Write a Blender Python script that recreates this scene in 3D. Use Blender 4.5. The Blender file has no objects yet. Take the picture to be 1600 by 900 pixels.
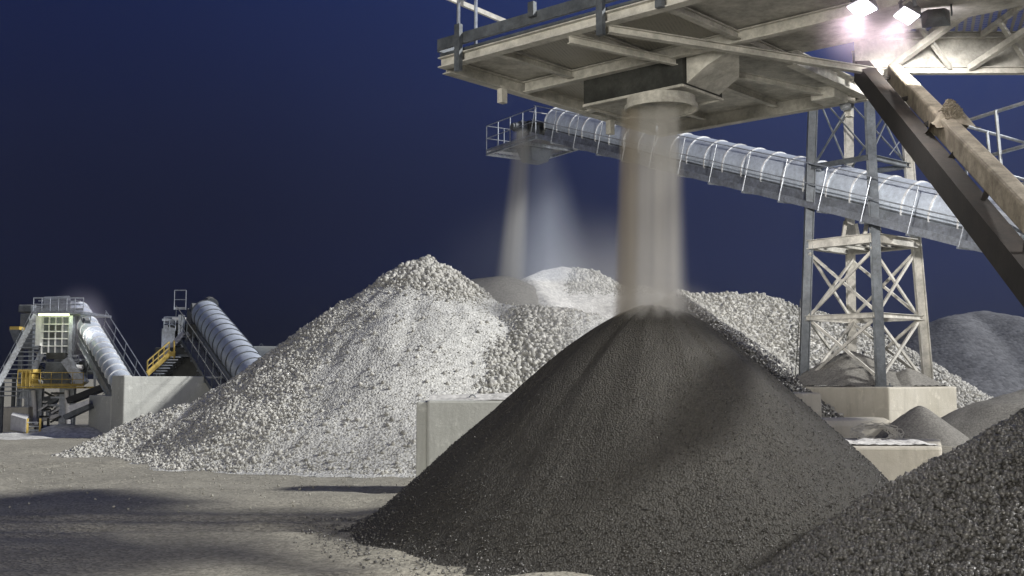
import bpy, math, random
import numpy as np
from mathutils import Vector, Matrix
random.seed(7); RNG = np.random.default_rng(7)
R = math.radians
sc = bpy.context.scene
COL = sc.collection
# ---------------------------------------------------------------- camera
H = 2.13; F = 1700.0; PITCH = math.atan(140.0 / F)
cam_d = bpy.data.cameras.new('camera'); cam = bpy.data.objects.new('camera', cam_d); COL.objects.link(cam)
cam.location = (0, 0, H); cam.rotation_euler = (math.pi / 2 + PITCH, 0, 0)
cam_d.sensor_width = 36; cam_d.lens = 36 * F / 1600; cam_d.clip_start = 0.1; cam_d.clip_end = 3000
sc.camera = cam
# ---------------------------------------------------------------- world: night sky
w = bpy.data.worlds.new('World'); sc.world = w; w.use_nodes = True
nt = w.node_tree; nt.nodes.clear()
def wn(t, **k):
    n = nt.nodes.new(t)
    for a, b in k.items(): setattr(n, a, b)
    return n
out = wn('ShaderNodeOutputWorld'); bg = wn('ShaderNodeBackground'); tc = wn('ShaderNodeTexCoord'); sp = wn('ShaderNodeSeparateXYZ')
nt.links.new(tc.outputs['Generated'], sp.inputs[0])
r1 = wn('ShaderNodeValToRGB'); r1.color_ramp.interpolation = 'EASE'
e = r1.color_ramp.elements
e[0].position = 0.0; e[0].color = (0.0085, 0.0106, 0.023, 1)
e[1].position = 0.42; e[1].color = (0.0115, 0.0205, 0.084, 1)
m_ = r1.color_ramp.elements.new(0.12); m_.color = (0.0088, 0.0121, 0.036, 1)
nt.links.new(sp.outputs['Z'], r1.inputs[0])
r2 = wn('ShaderNodeValToRGB'); r2.color_ramp.interpolation = 'EASE'
e = r2.color_ramp.elements
e[0].position = 0.30; e[0].color = (0.80, 0.80, 0.80, 1)
e[1].position = 0.80; e[1].color = (3.5, 3.3, 2.7, 1)
mp = wn('ShaderNodeMath', operation='MULTIPLY_ADD'); mp.inputs[1].default_value = 0.5; mp.inputs[2].default_value = 0.5
nt.links.new(sp.outputs['X'], mp.inputs[0]); nt.links.new(mp.outputs[0], r2.inputs[0])
nz = wn('ShaderNodeTexNoise'); nz.inputs['Scale'].default_value = 2.2; nz.inputs['Detail'].default_value = 4
nr = wn('ShaderNodeMapRange'); nr.inputs[3].default_value = 0.86; nr.inputs[4].default_value = 1.14
nt.links.new(tc.outputs['Generated'], nz.inputs['Vector']); nt.links.new(nz.outputs[0], nr.inputs[0])
mx = wn('ShaderNodeMixRGB', blend_type='MULTIPLY'); mx.inputs[0].default_value = 1
nt.links.new(r1.outputs[0], mx.inputs[1]); nt.links.new(r2.outputs[0], mx.inputs[2])
mx2 = wn('ShaderNodeVectorMath', operation='SCALE'); nt.links.new(mx.outputs[0], mx2.inputs[0]); nt.links.new(nr.outputs[0], mx2.inputs['Scale'])
nt.links.new(mx2.outputs[0], bg.inputs[0]); bg.inputs[1].default_value = 1.0
nt.links.new(bg.outputs[0], out.inputs[0])
# ---------------------------------------------------------------- lights
def aim(o, d): o.rotation_euler = Vector(d).to_track_quat('-Z', 'Y').to_euler()
sl = bpy.data.lights.new('key_light', 'SUN'); so = bpy.data.objects.new('key_light', sl); COL.objects.link(so)
sl.energy = 4.8; sl.angle = R(5); sl.color = (1.0, 0.985, 0.95)
aim(so, (-0.84, 0.11, -0.52))
fl = bpy.data.lights.new('fill_light', 'AREA'); fo = bpy.data.objects.new('fill_light', fl); COL.objects.link(fo)  # unseen soft fill added behind the camera, no lamp stands there
fl.shape = 'DISK'; fl.size = 8; fl.energy = 4800; fl.color = (1.0, 0.95, 0.85); fo.location = (-9, -11, 5); aim(fo, (13, 30, 0.5))
# ---------------------------------------------------------------- exposure, engine
sc.view_settings.view_transform = 'Standard'; sc.view_settings.look = 'None'
sc.view_settings.exposure = 0.0; sc.view_settings.gamma = 1.0; sc.view_settings.use_curve_mapping = False
sc.render.engine = 'CYCLES'
cy = sc.cycles
cy.use_denoising = True; cy.max_bounces = 5; cy.diffuse_bounces = 3; cy.glossy_bounces = 2; cy.volume_bounces = 3; cy.transparent_max_bounces = 8
cy.volume_step_rate = 1.5; cy.volume_max_steps = 128; cy.use_adaptive_sampling = True; cy.adaptive_threshold = 0.02; cy.sample_clamp_indirect = 6

# ================================================================ helpers
cp, spn = math.cos(PITCH), math.sin(PITCH)
def P(px, py, D):
    u = (px - 800) / F; v = (450 - py) / F
    t = D / (cp - v * spn)
    return Vector((u * t, D, H + t * (spn + v * cp)))
def PZ(px, py, z):
    u = (px - 800) / F; v = (450 - py) / F
    t = (z - H) / (spn + v * cp)
    return Vector((u * t, t * (cp - v * spn), z))
def px_of(x, y, z):
    dz = z - H
    dep = y * cp + dz * spn; up = -y * spn + dz * cp
    return 800 + F * x / dep, 450 - F * up / dep

def prop(o, label=None, cat=None, group=None, kind=None):
    if label: o['label'] = label
    if cat: o['category'] = cat
    if group: o['group'] = group
    if kind: o['kind'] = kind
    return o
def thing(name, label, cat, loc=(0, 0, 0), group=None):
    o = bpy.data.objects.new(name, None); o.empty_display_size = 0.3; COL.objects.link(o); o.location = loc
    return prop(o, label, cat, group)
def link_mesh(name, me, mat, parent=None, smooth=False):
    o = bpy.data.objects.new(name, me); COL.objects.link(o)
    if mat: me.materials.append(mat)
    if parent is not None:
        o.parent = parent; o.matrix_parent_inverse = Matrix.Translation(-Vector(top_loc(parent))) if parent.type == 'EMPTY' else Matrix.Identity(4)
    if smooth: me.polygons.foreach_set('use_smooth', [True] * len(me.polygons))
    return o
def top_loc(p):
    v = Vector((0, 0, 0))
    while p is not None:
        if p.type == 'EMPTY': v += p.location
        p = p.parent
    return v
class MB:
    def __init__(s): s.v = []; s.f = []
    def add(s, vs, fs):
        b = len(s.v); s.v += [tuple(x) for x in vs]; s.f += [tuple(i + b for i in f) for f in fs]; return s
    def hexa(s, c):
        return s.add(c, [(0, 3, 2, 1), (4, 5, 6, 7), (0, 1, 5, 4), (1, 2, 6, 5), (2, 3, 7, 6), (3, 0, 4, 7)])
    def box(s, c, size, X=(1, 0, 0), Y=(0, 1, 0), Z=(0, 0, 1)):
        c = Vector(c); X = Vector(X) * size[0] / 2; Y = Vector(Y) * size[1] / 2; Z = Vector(Z) * size[2] / 2
        return s.hexa([c - X - Y - Z, c + X - Y - Z, c + X + Y - Z, c - X + Y - Z, c - X - Y + Z, c + X - Y + Z, c + X + Y + Z, c - X + Y + Z])
    def beam(s, a, b, wd, ht, up=(0, 0, 1)):
        a = Vector(a); b = Vector(b); d = b - a; L = d.length
        if L < 1e-6: return s
        d /= L; up = Vector(up); sd = d.cross(up)
        if sd.length < 1e-3: sd = d.cross(Vector((0, 1, 0)))
        sd.normalize(); n = sd.cross(d)
        return s.box((a + b) / 2, (L, wd, ht), d, sd, n)
    def ibeam(s, a, b, wd, ht, up=(0, 0, 1), t=0.015):
        a = Vector(a); b = Vector(b); d = (b - a).normalized(); up = Vector(up); sd = d.cross(up)
        if sd.length < 1e-3: sd = d.cross(Vector((0, 1, 0)))
        sd.normalize(); n = sd.cross(d)
        s.beam(a + n * (ht / 2 - t / 2), b + n * (ht / 2 - t / 2), wd, t, n)
        s.beam(a - n * (ht / 2 - t / 2), b - n * (ht / 2 - t / 2), wd, t, n)
        s.beam(a, b, t, ht - 2 * t, n); return s
    def tube(s, a, b, r, n=8, caps=True, r2=None):
        a = Vector(a); b = Vector(b); d = (b - a).normalized(); r2 = r if r2 is None else r2
        p = d.orthogonal().normalized(); q = d.cross(p); vs = []
        for c, rr in ((a, r), (b, r2)):
            for i in range(n):
                t = 2 * math.pi * i / n; vs.append(c + (p * math.cos(t) + q * math.sin(t)) * rr)
        fs = [(i, (i + 1) % n, n + (i + 1) % n, n + i) for i in range(n)]
        if caps: fs += [tuple(range(n - 1, -1, -1)), tuple(range(n, 2 * n))]
        return s.add(vs, fs)
    def path(s, pts, r, n=8):
        for a, b in zip(pts[:-1], pts[1:]): s.tube(a, b, r, n)
        return s
    def ring(s, c, ax, ri, ro, h, n=32, a0=0, a1=2 * math.pi, X=None):
        """annulus of rectangular section; partial arc when a1-a0 < 2 pi"""
        c = Vector(c); ax = Vector(ax).normalized(); p = Vector(X).normalized() if X is not None else ax.orthogonal().normalized(); q = ax.cross(p)
        full = abs(a1 - a0 - 2 * math.pi) < 1e-4; m = n if full else n + 1; vs = []
        for i in range(m):
            t = a0 + (a1 - a0) * i / n; d = p * math.cos(t) + q * math.sin(t)
            for rr, hh in ((ri, -h / 2), (ro, -h / 2), (ro, h / 2), (ri, h / 2)): vs.append(c + d * rr + ax * hh)
        fs = []
        for i in range(n):
            j = (i + 1) % m
            for k in range(4): fs.append((i * 4 + k, j * 4 + k, j * 4 + (k + 1) % 4, i * 4 + (k + 1) % 4))
        if not full: fs += [(3, 2, 1, 0), tuple(4 * (m - 1) + k for k in range(4))]
        return s.add(vs, fs)
    def prism(s, poly, z0, z1):
        n = len(poly); vs = [(p[0], p[1], z0) for p in poly] + [(p[0], p[1], z1) for p in poly]
        return s.add(vs, [tuple(range(n - 1, -1, -1)), tuple(range(n, 2 * n))] + [(i, (i + 1) % n, n + (i + 1) % n, n + i) for i in range(n)])
    def build(s, name, mat, parent=None, bevel=0, smooth=False):
        me = bpy.data.meshes.new(name); me.from_pydata(s.v, [], s.f); me.update()
        import bmesh
        bm = bmesh.new(); bm.from_mesh(me); bmesh.ops.recalc_face_normals(bm, faces=bm.faces); bm.to_mesh(me); bm.free()
        o = link_mesh(name, me, mat, parent, smooth)
        if bevel:
            m = o.modifiers.new('bevel', 'BEVEL'); m.width = bevel; m.segments = 2; m.limit_method = 'ANGLE'
        return o

# ---------------------------------------------------------------- materials
def mat_base(name):
    m = bpy.data.materials.new(name); m.use_nodes = True; t = m.node_tree
    return m, t, t.nodes['Principled BSDF']
def node(t, typ, **k):
    n = t.nodes.new(typ)
    for a, b in k.items(): setattr(n, a, b)
    return n
def noise(t, coord, scale, detail=5, rough=0.6):
    n = node(t, 'ShaderNodeTexNoise'); n.inputs['Scale'].default_value = scale; n.inputs['Detail'].default_value = detail; n.inputs['Roughness'].default_value = rough
    t.links.new(coord, n.inputs['Vector']); return n.outputs[0]
def ramp(t, f, stops):
    r = node(t, 'ShaderNodeValToRGB'); e = r.color_ramp.elements
    while len(e) < len(stops): e.new(0.5)
    for i, (p, c) in enumerate(stops): e[i].position = p; e[i].color = (*c, 1)
    t.links.new(f, r.inputs[0]); return r.outputs[0]
def mixc(t, f, a, b, mode='MIX'):
    n = node(t, 'ShaderNodeMixRGB', blend_type=mode)
    for i, x in ((0, f), (1, a), (2, b)):
        if hasattr(x, 'links'): t.links.new(x, n.inputs[i])
        else: n.inputs[i].default_value = x if i == 0 else (*x, 1)
    return n.outputs[0]
def bump(t, bs, h, strength, dist):
    b = node(t, 'ShaderNodeBump'); b.inputs['Strength'].default_value = strength; b.inputs['Distance'].default_value = dist
    t.links.new(h, b.inputs['Height']); t.links.new(b.outputs[0], bs.inputs['Normal'])
def m_granular(name, c0, c1, grain, rough=0.9, bdist=0.02, spec=0.3, macro=0.4):
    m, t, b = mat_base(name); g = node(t, 'ShaderNodeNewGeometry'); P_ = g.outputs['Position']
    n1 = noise(t, P_, macro, 6, 0.65)
    c = ramp(t, n1, [(0.3, c0), (0.7, c1)])
    vo = node(t, 'ShaderNodeTexVoronoi'); vo.inputs['Scale'].default_value = grain; t.links.new(P_, vo.inputs['Vector'])
    vg = node(t, 'ShaderNodeSeparateColor'); t.links.new(vo.outputs['Color'], vg.inputs[0])
    c = mixc(t, 0.45, c, ramp(t, vg.outputs[0], [(0.0, tuple(x * 0.5 for x in c0)), (1.0, tuple(min(1, x * 1.35) for x in c1))]))
    t.links.new(c, b.inputs['Base Color']); b.inputs['Roughness'].default_value = rough; b.inputs['Specular IOR Level'].default_value = spec
    inv = node(t, 'ShaderNodeMath', operation='MULTIPLY_ADD'); inv.inputs[1].default_value = -1.0
    t.links.new(vo.outputs['Distance'], inv.inputs[0]); n2 = noise(t, P_, grain * 0.35, 4)
    t.links.new(n2, inv.inputs[2])
    bump(t, b, inv.outputs[0], 0.9, bdist); return m
def m_stone(name, c0, c1, rough=0.85, spec=0.3, coat=0.0):
    m, t, b = mat_base(name); g = node(t, 'ShaderNodeNewGeometry')
    c = ramp(t, g.outputs['Random Per Island'], [(0.0, c0), (1.0, c1)])
    n1 = noise(t, g.outputs['Position'], 9, 5)
    c = mixc(t, 0.5, c, ramp(t, n1, [(0.3, tuple(x * 0.7 for x in c0)), (0.7, tuple(min(1, x * 1.2) for x in c1))]))
    t.links.new(c, b.inputs['Base Color']); b.inputs['Specular IOR Level'].default_value = spec
    mr = node(t, 'ShaderNodeMapRange'); mr.inputs[3].default_value = rough; mr.inputs[4].default_value = max(0.12, rough - 0.25)
    t.links.new(g.outputs['Random Per Island'], mr.inputs[0]); t.links.new(mr.outputs[0], b.inputs['Roughness'])
    bump(t, b, noise(t, g.outputs['Position'], 30, 4), 0.5, 0.02); return m
def m_concrete(name, c0, c1, rough=0.9):
    m, t, b = mat_base(name); tc_ = node(t, 'ShaderNodeNewGeometry'); P_ = tc_.outputs['Position']
    c = ramp(t, noise(t, P_, 0.9, 8, 0.7), [(0.3, c0), (0.7, c1)])
    mp_ = node(t, 'ShaderNodeMapping'); mp_.inputs['Scale'].default_value = (4, 4, 0.35); t.links.new(P_, mp_.inputs[0])
    st = noise(t, mp_.outputs[0], 1.3, 6, 0.7)
    c = mixc(t, ramp(t, st, [(0.50, (0, 0, 0)), (0.72, (0.4, 0.4, 0.4))]), c, tuple(x * 0.55 for x in c0))
    c = mixc(t, ramp(t, noise(t, P_, 3.5, 8, 0.75), [(0.55, (0, 0, 0)), (0.66, (0.5, 0.5, 0.5))]), c, tuple(min(1, x * 1.35) for x in c1))
    t.links.new(c, b.inputs['Base Color']); b.inputs['Roughness'].default_value = rough
    # casting joints: fine grooves every 0.6 m up the face
    sz = node(t, 'ShaderNodeSeparateXYZ'); t.links.new(P_, sz.inputs[0])
    wz = node(t, 'ShaderNodeMath', operation='WRAP'); wz.inputs[1].default_value = 0.0; wz.inputs[2].default_value = 0.62; t.links.new(sz.outputs['Z'], wz.inputs[0])
    gz_ = node(t, 'ShaderNodeMath', operation='GREATER_THAN'); gz_.inputs[1].default_value = 0.018; t.links.new(wz.outputs[0], gz_.inputs[0])
    ad = node(t, 'ShaderNodeMath', operation='MULTIPLY_ADD'); ad.inputs[1].default_value = 0.6; t.links.new(gz_.outputs[0], ad.inputs[0]); t.links.new(noise(t, P_, 14, 8, 0.7), ad.inputs[2])
    bump(t, b, ad.outputs[0], 0.5, 0.02); return m
def m_steel(name, c, metallic, rough, dust=0.5, dustc=(0.42, 0.40, 0.34), cover=0.0, mot=1.0):
    """painted / galvanised steel with settled dust: more on faces that look up, in patches elsewhere"""
    m, t, b = mat_base(name); g = node(t, 'ShaderNodeNewGeometry'); P_ = g.outputs['Position']
    base = ramp(t, noise(t, P_, 6, 6, 0.7), [(0.3, tuple(x * 0.75 for x in c)), (0.7, tuple(min(1, x * 1.15) for x in c))])
    sx = node(t, 'ShaderNodeSeparateXYZ'); t.links.new(g.outputs['Normal'], sx.inputs[0])
    up = node(t, 'ShaderNodeMapRange'); up.inputs[1].default_value = 0.2; up.inputs[2].default_value = 0.9; up.inputs[3].default_value = cover; up.inputs[4].default_value = max(dust, cover)
    t.links.new(sx.outputs['Z'], up.inputs[0])
    pn = ramp(t, noise(t, P_, 2.2, 8, 0.75), [(0.35, (0.25, 0.25, 0.25)), (0.62, (1, 1, 1))])
    ml = node(t, 'ShaderNodeMath', operation='MULTIPLY', use_clamp=True); t.links.new(up.outputs[0], ml.inputs[0]); t.links.new(pn, ml.inputs[1])
    dm = ramp(t, noise(t, P_, 1.1, 9, 0.75), [(0.36, (1 - .38 * mot, 1 - .39 * mot, 1 - .41 * mot)), (0.58, (1 + .08 * mot,) * 3)])
    dm = mixc(t, 1.0, dm, ramp(t, noise(t, P_, 11, 6, 0.8), [(0.38, (1 - .22 * mot, 1 - .23 * mot, 1 - .25 * mot)), (0.56, (1 + .04 * mot,) * 3)]), 'MULTIPLY')
    t.links.new(mixc(t, 1.0, mixc(t, ml.outputs[0], base, dustc), dm, 'MULTIPLY'), b.inputs['Base Color'])
    im = node(t, 'ShaderNodeMapRange'); im.inputs[3].default_value = metallic; im.inputs[4].default_value = 0.0; t.links.new(ml.outputs[0], im.inputs[0]); t.links.new(im.outputs[0], b.inputs['Metallic'])
    ir = node(t, 'ShaderNodeMapRange'); ir.inputs[3].default_value = rough; ir.inputs[4].default_value = 0.95; t.links.new(ml.outputs[0], ir.inputs[0]); t.links.new(ir.outputs[0], b.inputs['Roughness'])
    bump(t, b, noise(t, P_, 25, 6, 0.7), 0.25, 0.01); return m
def m_plain(name, c, metallic=0.0, rough=0.6, emit=None, es=0):
    m, t, b = mat_base(name); g = node(t, 'ShaderNodeNewGeometry')
    t.links.new(ramp(t, noise(t, g.outputs['Position'], 5, 5, 0.7), [(0.3, tuple(x * 0.7 for x in c)), (0.7, c)]), b.inputs['Base Color'])
    b.inputs['Metallic'].default_value = metallic; b.inputs['Roughness'].default_value = rough
    if emit: b.inputs['Emission Color'].default_value = (*emit, 1); b.inputs['Emission Strength'].default_value = es
    return m
M = dict(
    sand=m_granular('beige_sand', (0.20, 0.19, 0.155), (0.36, 0.34, 0.28), 22, 0.95, 0.015),
    white_fine=m_granular('white_fine_stone', (0.46, 0.458, 0.425), (0.60, 0.598, 0.56), 16, 0.95, 0.03),
    white_dust=m_granular('white_dust', (0.50, 0.49, 0.46), (0.66, 0.65, 0.61), 9, 0.95, 0.012),
    white_coarse=m_granular('white_coarse_stone', (0.36, 0.355, 0.33), (0.66, 0.65, 0.60), 4.5, 0.95, 0.13),
    grey_sand=m_granular('grey_sand', (0.15, 0.145, 0.13), (0.25, 0.24, 0.215), 30, 0.95, 0.01),
    dark_grit=m_granular('dark_grit', (0.025, 0.023, 0.019), (0.049, 0.0455, 0.037), 40, 0.75, 0.03, 0.5),
    far_hill=m_granular('far_hill', (0.115, 0.12, 0.13), (0.17, 0.175, 0.185), 5.0, 0.95, 0.02),  # blue-grey tone holds the dim light and haze of the distance
    stone_white=m_stone('pale_stone', (0.20, 0.197, 0.178), (0.63, 0.62, 0.57)),
    stone_dark=m_stone('dark_wet_stone', (0.012, 0.011, 0.009), (0.055, 0.051, 0.042), 0.38, 0.9),
    stone_mid=m_stone('dark_grey_stone', (0.03, 0.03, 0.028), (0.13, 0.125, 0.115), 0.45, 0.7),
    stone_beige=m_stone('beige_stone', (0.16, 0.155, 0.13), (0.42, 0.41, 0.36)),
    concrete=m_concrete('concrete', (0.42, 0.43, 0.40), (0.54, 0.55, 0.515)),
    concrete_warm=m_concrete('dusty_concrete', (0.44, 0.41, 0.33), (0.57, 0.54, 0.46)),
    galv=m_steel('galvanised_steel', (0.50, 0.54, 0.60), 0.75, 0.38, 0.35),
    cover=m_steel('cover_sheet', (0.62, 0.69, 0.78), 0.25, 0.34, 0.2, (0.6, 0.6, 0.6), 0.0, 0.3),
    hoop=m_steel('hoop_steel', (0.85, 0.87, 0.90), 0.1, 0.4, 0.2),
    beige=m_steel('dust_covered_steel', (0.34, 0.34, 0.315), 0.1, 0.7, 0.95, (0.68, 0.66, 0.60), 0.8, 0.55),
    dusty_panel=m_steel('dust_caked_panel', (0.30, 0.30, 0.28), 0.05, 0.8, 0.9, (0.62, 0.605, 0.55), 0.75, 0.6),
    grey_steel=m_steel('grey_steel', (0.11, 0.13, 0.155), 0.4, 0.5, 0.6, (0.38, 0.36, 0.30), 0.12),
    dark_steel=m_steel('dark_steel', (0.028, 0.032, 0.032), 0.3, 0.5, 0.4, (0.25, 0.24, 0.2), 0.12),
    tube_dust=m_steel('dust_caked_beam', (0.20, 0.17, 0.13), 0.1, 0.8, 0.9, (0.36, 0.32, 0.25), 0.8),
    brown=m_steel('rusty_dark_beam', (0.010, 0.009, 0.009), 0.0, 0.9, 0.35, (0.07, 0.05, 0.035), 0.12),
    yellow=m_steel('yellow_paint', (0.50, 0.34, 0.03), 0.0, 0.6, 0.5, (0.40, 0.38, 0.3), 0.25),
    belt=m_plain('rubber_belt', (0.025, 0.025, 0.025), 0, 0.7),
    white=m_plain('white_sheet', (0.75, 0.75, 0.75), 0, 0.6),
    cable=m_plain('pale_cable', (0.55, 0.53, 0.46), 0, 0.7),
    lamp=m_plain('lamp_glass', (0.9, 0.9, 0.9), 0, 0.3, (1.0, 0.93, 1.0), 28),
    strip=m_plain('tube_lamp_glass', (0.9, 0.9, 0.7), 0, 0.3, (0.86, 1.0, 0.42), 5),
)
# expanded-metal grating: real holes through a thin sheet
def m_grate(name, c, scale):
    m, t, b = mat_base(name); g = node(t, 'ShaderNodeNewGeometry'); b.inputs['Base Color'].default_value = (*c, 1); b.inputs['Roughness'].default_value = 0.6; b.inputs['Metallic'].default_value = 0.4
    mp_ = node(t, 'ShaderNodeMapping'); mp_.inputs['Scale'].default_value = (scale, scale, scale); mp_.inputs['Rotation'].default_value = (0, 0, 0.35); t.links.new(g.outputs['Position'], mp_.inputs[0])
    s_ = node(t, 'ShaderNodeSeparateXYZ'); t.links.new(mp_.outputs[0], s_.inputs[0]); o_ = []
    for ax, th in (('X', 0.35), ('Y', 0.25)):
        fr = node(t, 'ShaderNodeMath', operation='FRACT'); t.links.new(s_.outputs[ax], fr.inputs[0])
        lt = node(t, 'ShaderNodeMath', operation='LESS_THAN'); lt.inputs[1].default_value = th; t.links.new(fr.outputs[0], lt.inputs[0]); o_.append(lt.outputs[0])
    mm = node(t, 'ShaderNodeMath', operation='MAXIMUM'); t.links.new(o_[0], mm.inputs[0]); t.links.new(o_[1], mm.inputs[1]); t.links.new(mm.outputs[0], b.inputs['Alpha'])
    return m
M['grate'] = m_grate('steel_grating', (0.35, 0.34, 0.33), 9)
M['grate_fine'] = m_grate('expanded_metal', (0.52, 0.50, 0.44), 20)

def m_volume(name, c, dens, kind='column', soft=1.0, aniso=0.2, noise_sc=2.0, stretch=(1, 1, 0.2), nlow=0.35, power=1.0, taper=0.0):
    """density falls off from the object's axis (column) or centre (cloud); object coordinates in -1..1"""
    m = bpy.data.materials.new(name); m.use_nodes = True; t = m.node_tree; t.nodes.clear()
    o = node(t, 'ShaderNodeOutputMaterial'); v = node(t, 'ShaderNodeVolumePrincipled'); t.links.new(v.outputs[0], o.inputs['Volume'])
    v.inputs['Color'].default_value = (*c, 1); v.inputs['Anisotropy'].default_value = aniso
    tc_ = node(t, 'ShaderNodeTexCoord'); s_ = node(t, 'ShaderNodeSeparateXYZ'); t.links.new(tc_.outputs['Object'], s_.inputs[0])
    cb = node(t, 'ShaderNodeCombineXYZ'); t.links.new(s_.outputs['X'], cb.inputs[0]); t.links.new(s_.outputs['Y'], cb.inputs[1])
    if kind == 'cloud': t.links.new(s_.outputs['Z'], cb.inputs[2])
    ln = node(t, 'ShaderNodeVectorMath', operation='LENGTH'); t.links.new(cb.outputs[0], ln.inputs[0])
    if taper:
        tm = node(t, 'ShaderNodeMath', operation='MULTIPLY_ADD'); tm.inputs[1].default_value = -taper; tm.inputs[2].default_value = 1.0; t.links.new(s_.outputs['Z'], tm.inputs[0])
        dv_ = node(t, 'ShaderNodeMath', operation='DIVIDE'); t.links.new(ln.outputs['Value'], dv_.inputs[0]); t.links.new(tm.outputs[0], dv_.inputs[1]); lsock = dv_.outputs[0]
    else: lsock = ln.outputs['Value']
    f = node(t, 'ShaderNodeMapRange', interpolation_type='SMOOTHSTEP'); f.inputs[1].default_value = 1.0 - soft; f.inputs[2].default_value = 1.0; f.inputs[3].default_value = 1.0; f.inputs[4].default_value = 0.0
    t.links.new(lsock, f.inputs[0])
    mp_ = node(t, 'ShaderNodeMapping'); mp_.inputs['Scale'].default_value = stretch; t.links.new(tc_.outputs['Object'], mp_.inputs[0])
    n = noise(t, mp_.outputs[0], noise_sc, 2, 0.5)
    nr_ = node(t, 'ShaderNodeMapRange'); nr_.inputs[1].default_value = 0.3; nr_.inputs[2].default_value = 0.7; nr_.inputs[3].default_value = nlow; nr_.inputs[4].default_value = 1.0; t.links.new(n, nr_.inputs[0])
    a = node(t, 'ShaderNodeMath', operation='MULTIPLY'); t.links.new(f.outputs[0], a.inputs[0]); t.links.new(nr_.outputs[0], a.inputs[1])
    if kind == 'column':   # thin out towards the lower and upper end
        pw = node(t, 'ShaderNodeMath', operation='POWER'); t.links.new(a.outputs[0], pw.inputs[0]); pw.inputs[1].default_value = power; a = pw
    d = node(t, 'ShaderNodeMath', operation='MULTIPLY'); d.inputs[1].default_value = dens; t.links.new(a.outputs[0], d.inputs[0]); t.links.new(d.outputs[0], v.inputs['Density'])
    return m

# ---------------------------------------------------------------- numpy noise, heaps and stones
_T = RNG.random((256, 256))
def vnoise(x, y, s):
    x = x * s + 37.3; y = y * s + 91.7
    xi = np.floor(x).astype(int); yi = np.floor(y).astype(int); fx = x - xi; fy = y - yi
    fx = fx * fx * (3 - 2 * fx); fy = fy * fy * (3 - 2 * fy)
    a = _T[xi % 256, yi % 256]; b = _T[(xi + 1) % 256, yi % 256]; c = _T[xi % 256, (yi + 1) % 256]; d = _T[(xi + 1) % 256, (yi + 1) % 256]
    return (a * (1 - fx) + b * fx) * (1 - fy) + (c * (1 - fx) + d * fx) * fy - 0.5
def fbm(x, y, s, o=4, g=0.5):
    r = 0; a = 1
    for _ in range(o): r = r + a * vnoise(x, y, s); s *= 2.07; a *= g
    return r
class Heap:
    """heap of loose material: the highest of slopes at rest falling from ridge lines"""
    def __init__(s, ridges, slope=0.66, base=0.0, lump=0.12, ls=0.6, fine=0.03, round_=0.25, tilt=0.0, toe=0.15, gully=0.0):
        pts = []
        for rd in ridges:
            rd = [Vector(p) for p in rd]
            if len(rd) == 1: pts.append(rd[0])
            for a, b in zip(rd[:-1], rd[1:]):
                n = max(2, int((b - a).length / 0.13))
                pts += [a.lerp(b, i / n) for i in range(n + 1)]
        s.p = np.array([tuple(p) for p in pts]); s.slope = slope; s.base = base; s.lump = lump; s.ls = ls; s.fine = fine; s.r = round_; s.tilt = tilt; s.toe = toe; s.gully = gully
    def h(s, x, y, detail=True):
        x = np.asarray(x, float); y = np.asarray(y, float); best = np.full(x.shape, -99.0); ang = np.zeros(x.shape)
        for px_, py_, pz_ in s.p:
            dx = x - px_; dy = y - py_; d = np.hypot(dx, dy)
            sl = s.slope + s.tilt * dx / (d + 0.3)
            z = pz_ - s.base - sl * (np.sqrt(d * d + s.r * s.r) - s.r)
            m = z > best; best = np.where(m, z, best); ang = np.where(m, np.arctan2(dy, dx), ang)
        z = best
        z = z + s.lump * fbm(x, y, s.ls, 3) * np.clip(z + 0.3, 0, 1)
        if s.gully: z = z + s.gully * fbm(ang * 7, np.hypot(x - s.p[0][0], y - s.p[0][1]) * 0.15, 1.0, 3) * np.clip(z, 0, 1)
        if detail: z = z + s.fine * fbm(x, y, 4.0, 3, 0.7)
        k = s.toe
        return s.base + np.where(z > 4 * k, z, k * np.log1p(np.exp(np.clip(z / k, -30, 30)))) - 0.02 - 0.1 * np.clip(-z, 0, 1.0)
    def mesh(s, name, mat, x0, x1, y0, y1, res, parent=None, keep=None, edge=None):
        nx = int((x1 - x0) / res) + 1; ny = int((y1 - y0) / res) + 1
        X, Y = np.meshgrid(np.linspace(x0, x1, nx), np.linspace(y0, y1, ny)); Z = s.h(X, Y)
        if keep is not None:
            Z = np.where(keep(X, Y), Z, s.base - 0.3)
        if edge is not None:
            de = edge(X, Y); Z = np.minimum(Z, s.base + 0.02 + 0.8 * np.maximum(de, 0))
        idx = np.arange(nx * ny).reshape(ny, nx)
        q = np.stack([idx[:-1, :-1], idx[:-1, 1:], idx[1:, 1:], idx[1:, :-1]], -1).reshape(-1, 4)
        zm = Z.reshape(-1)[q].max(1); q = q[zm > s.base - 0.035]
        if edge is not None: q = q[de.reshape(-1)[q].min(1) > 0]
        used, inv = np.unique(q, return_inverse=True)
        V = np.stack([X.reshape(-1), Y.reshape(-1), Z.reshape(-1)], -1)[used]
        return np_mesh(name, V, inv.reshape(-1, 4), mat, parent, True)
def np_mesh(name, V, Q, mat, parent=None, smooth=False):
    me = bpy.data.meshes.new(name); k = Q.shape[1]
    me.vertices.add(len(V)); me.vertices.foreach_set('co', np.ascontiguousarray(V, dtype=np.float32).ravel())
    me.loops.add(Q.size); me.loops.foreach_set('vertex_index', np.ascontiguousarray(Q, dtype=np.int32).ravel())
    me.polygons.add(len(Q)); me.polygons.foreach_set('loop_start', np.arange(0, Q.size, k, dtype=np.int32))
    me.polygons.foreach_set('loop_total', np.full(len(Q), k, dtype=np.int32))
    me.update(calc_edges=True)
    return link_mesh(name, me, mat, parent, smooth)
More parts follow.
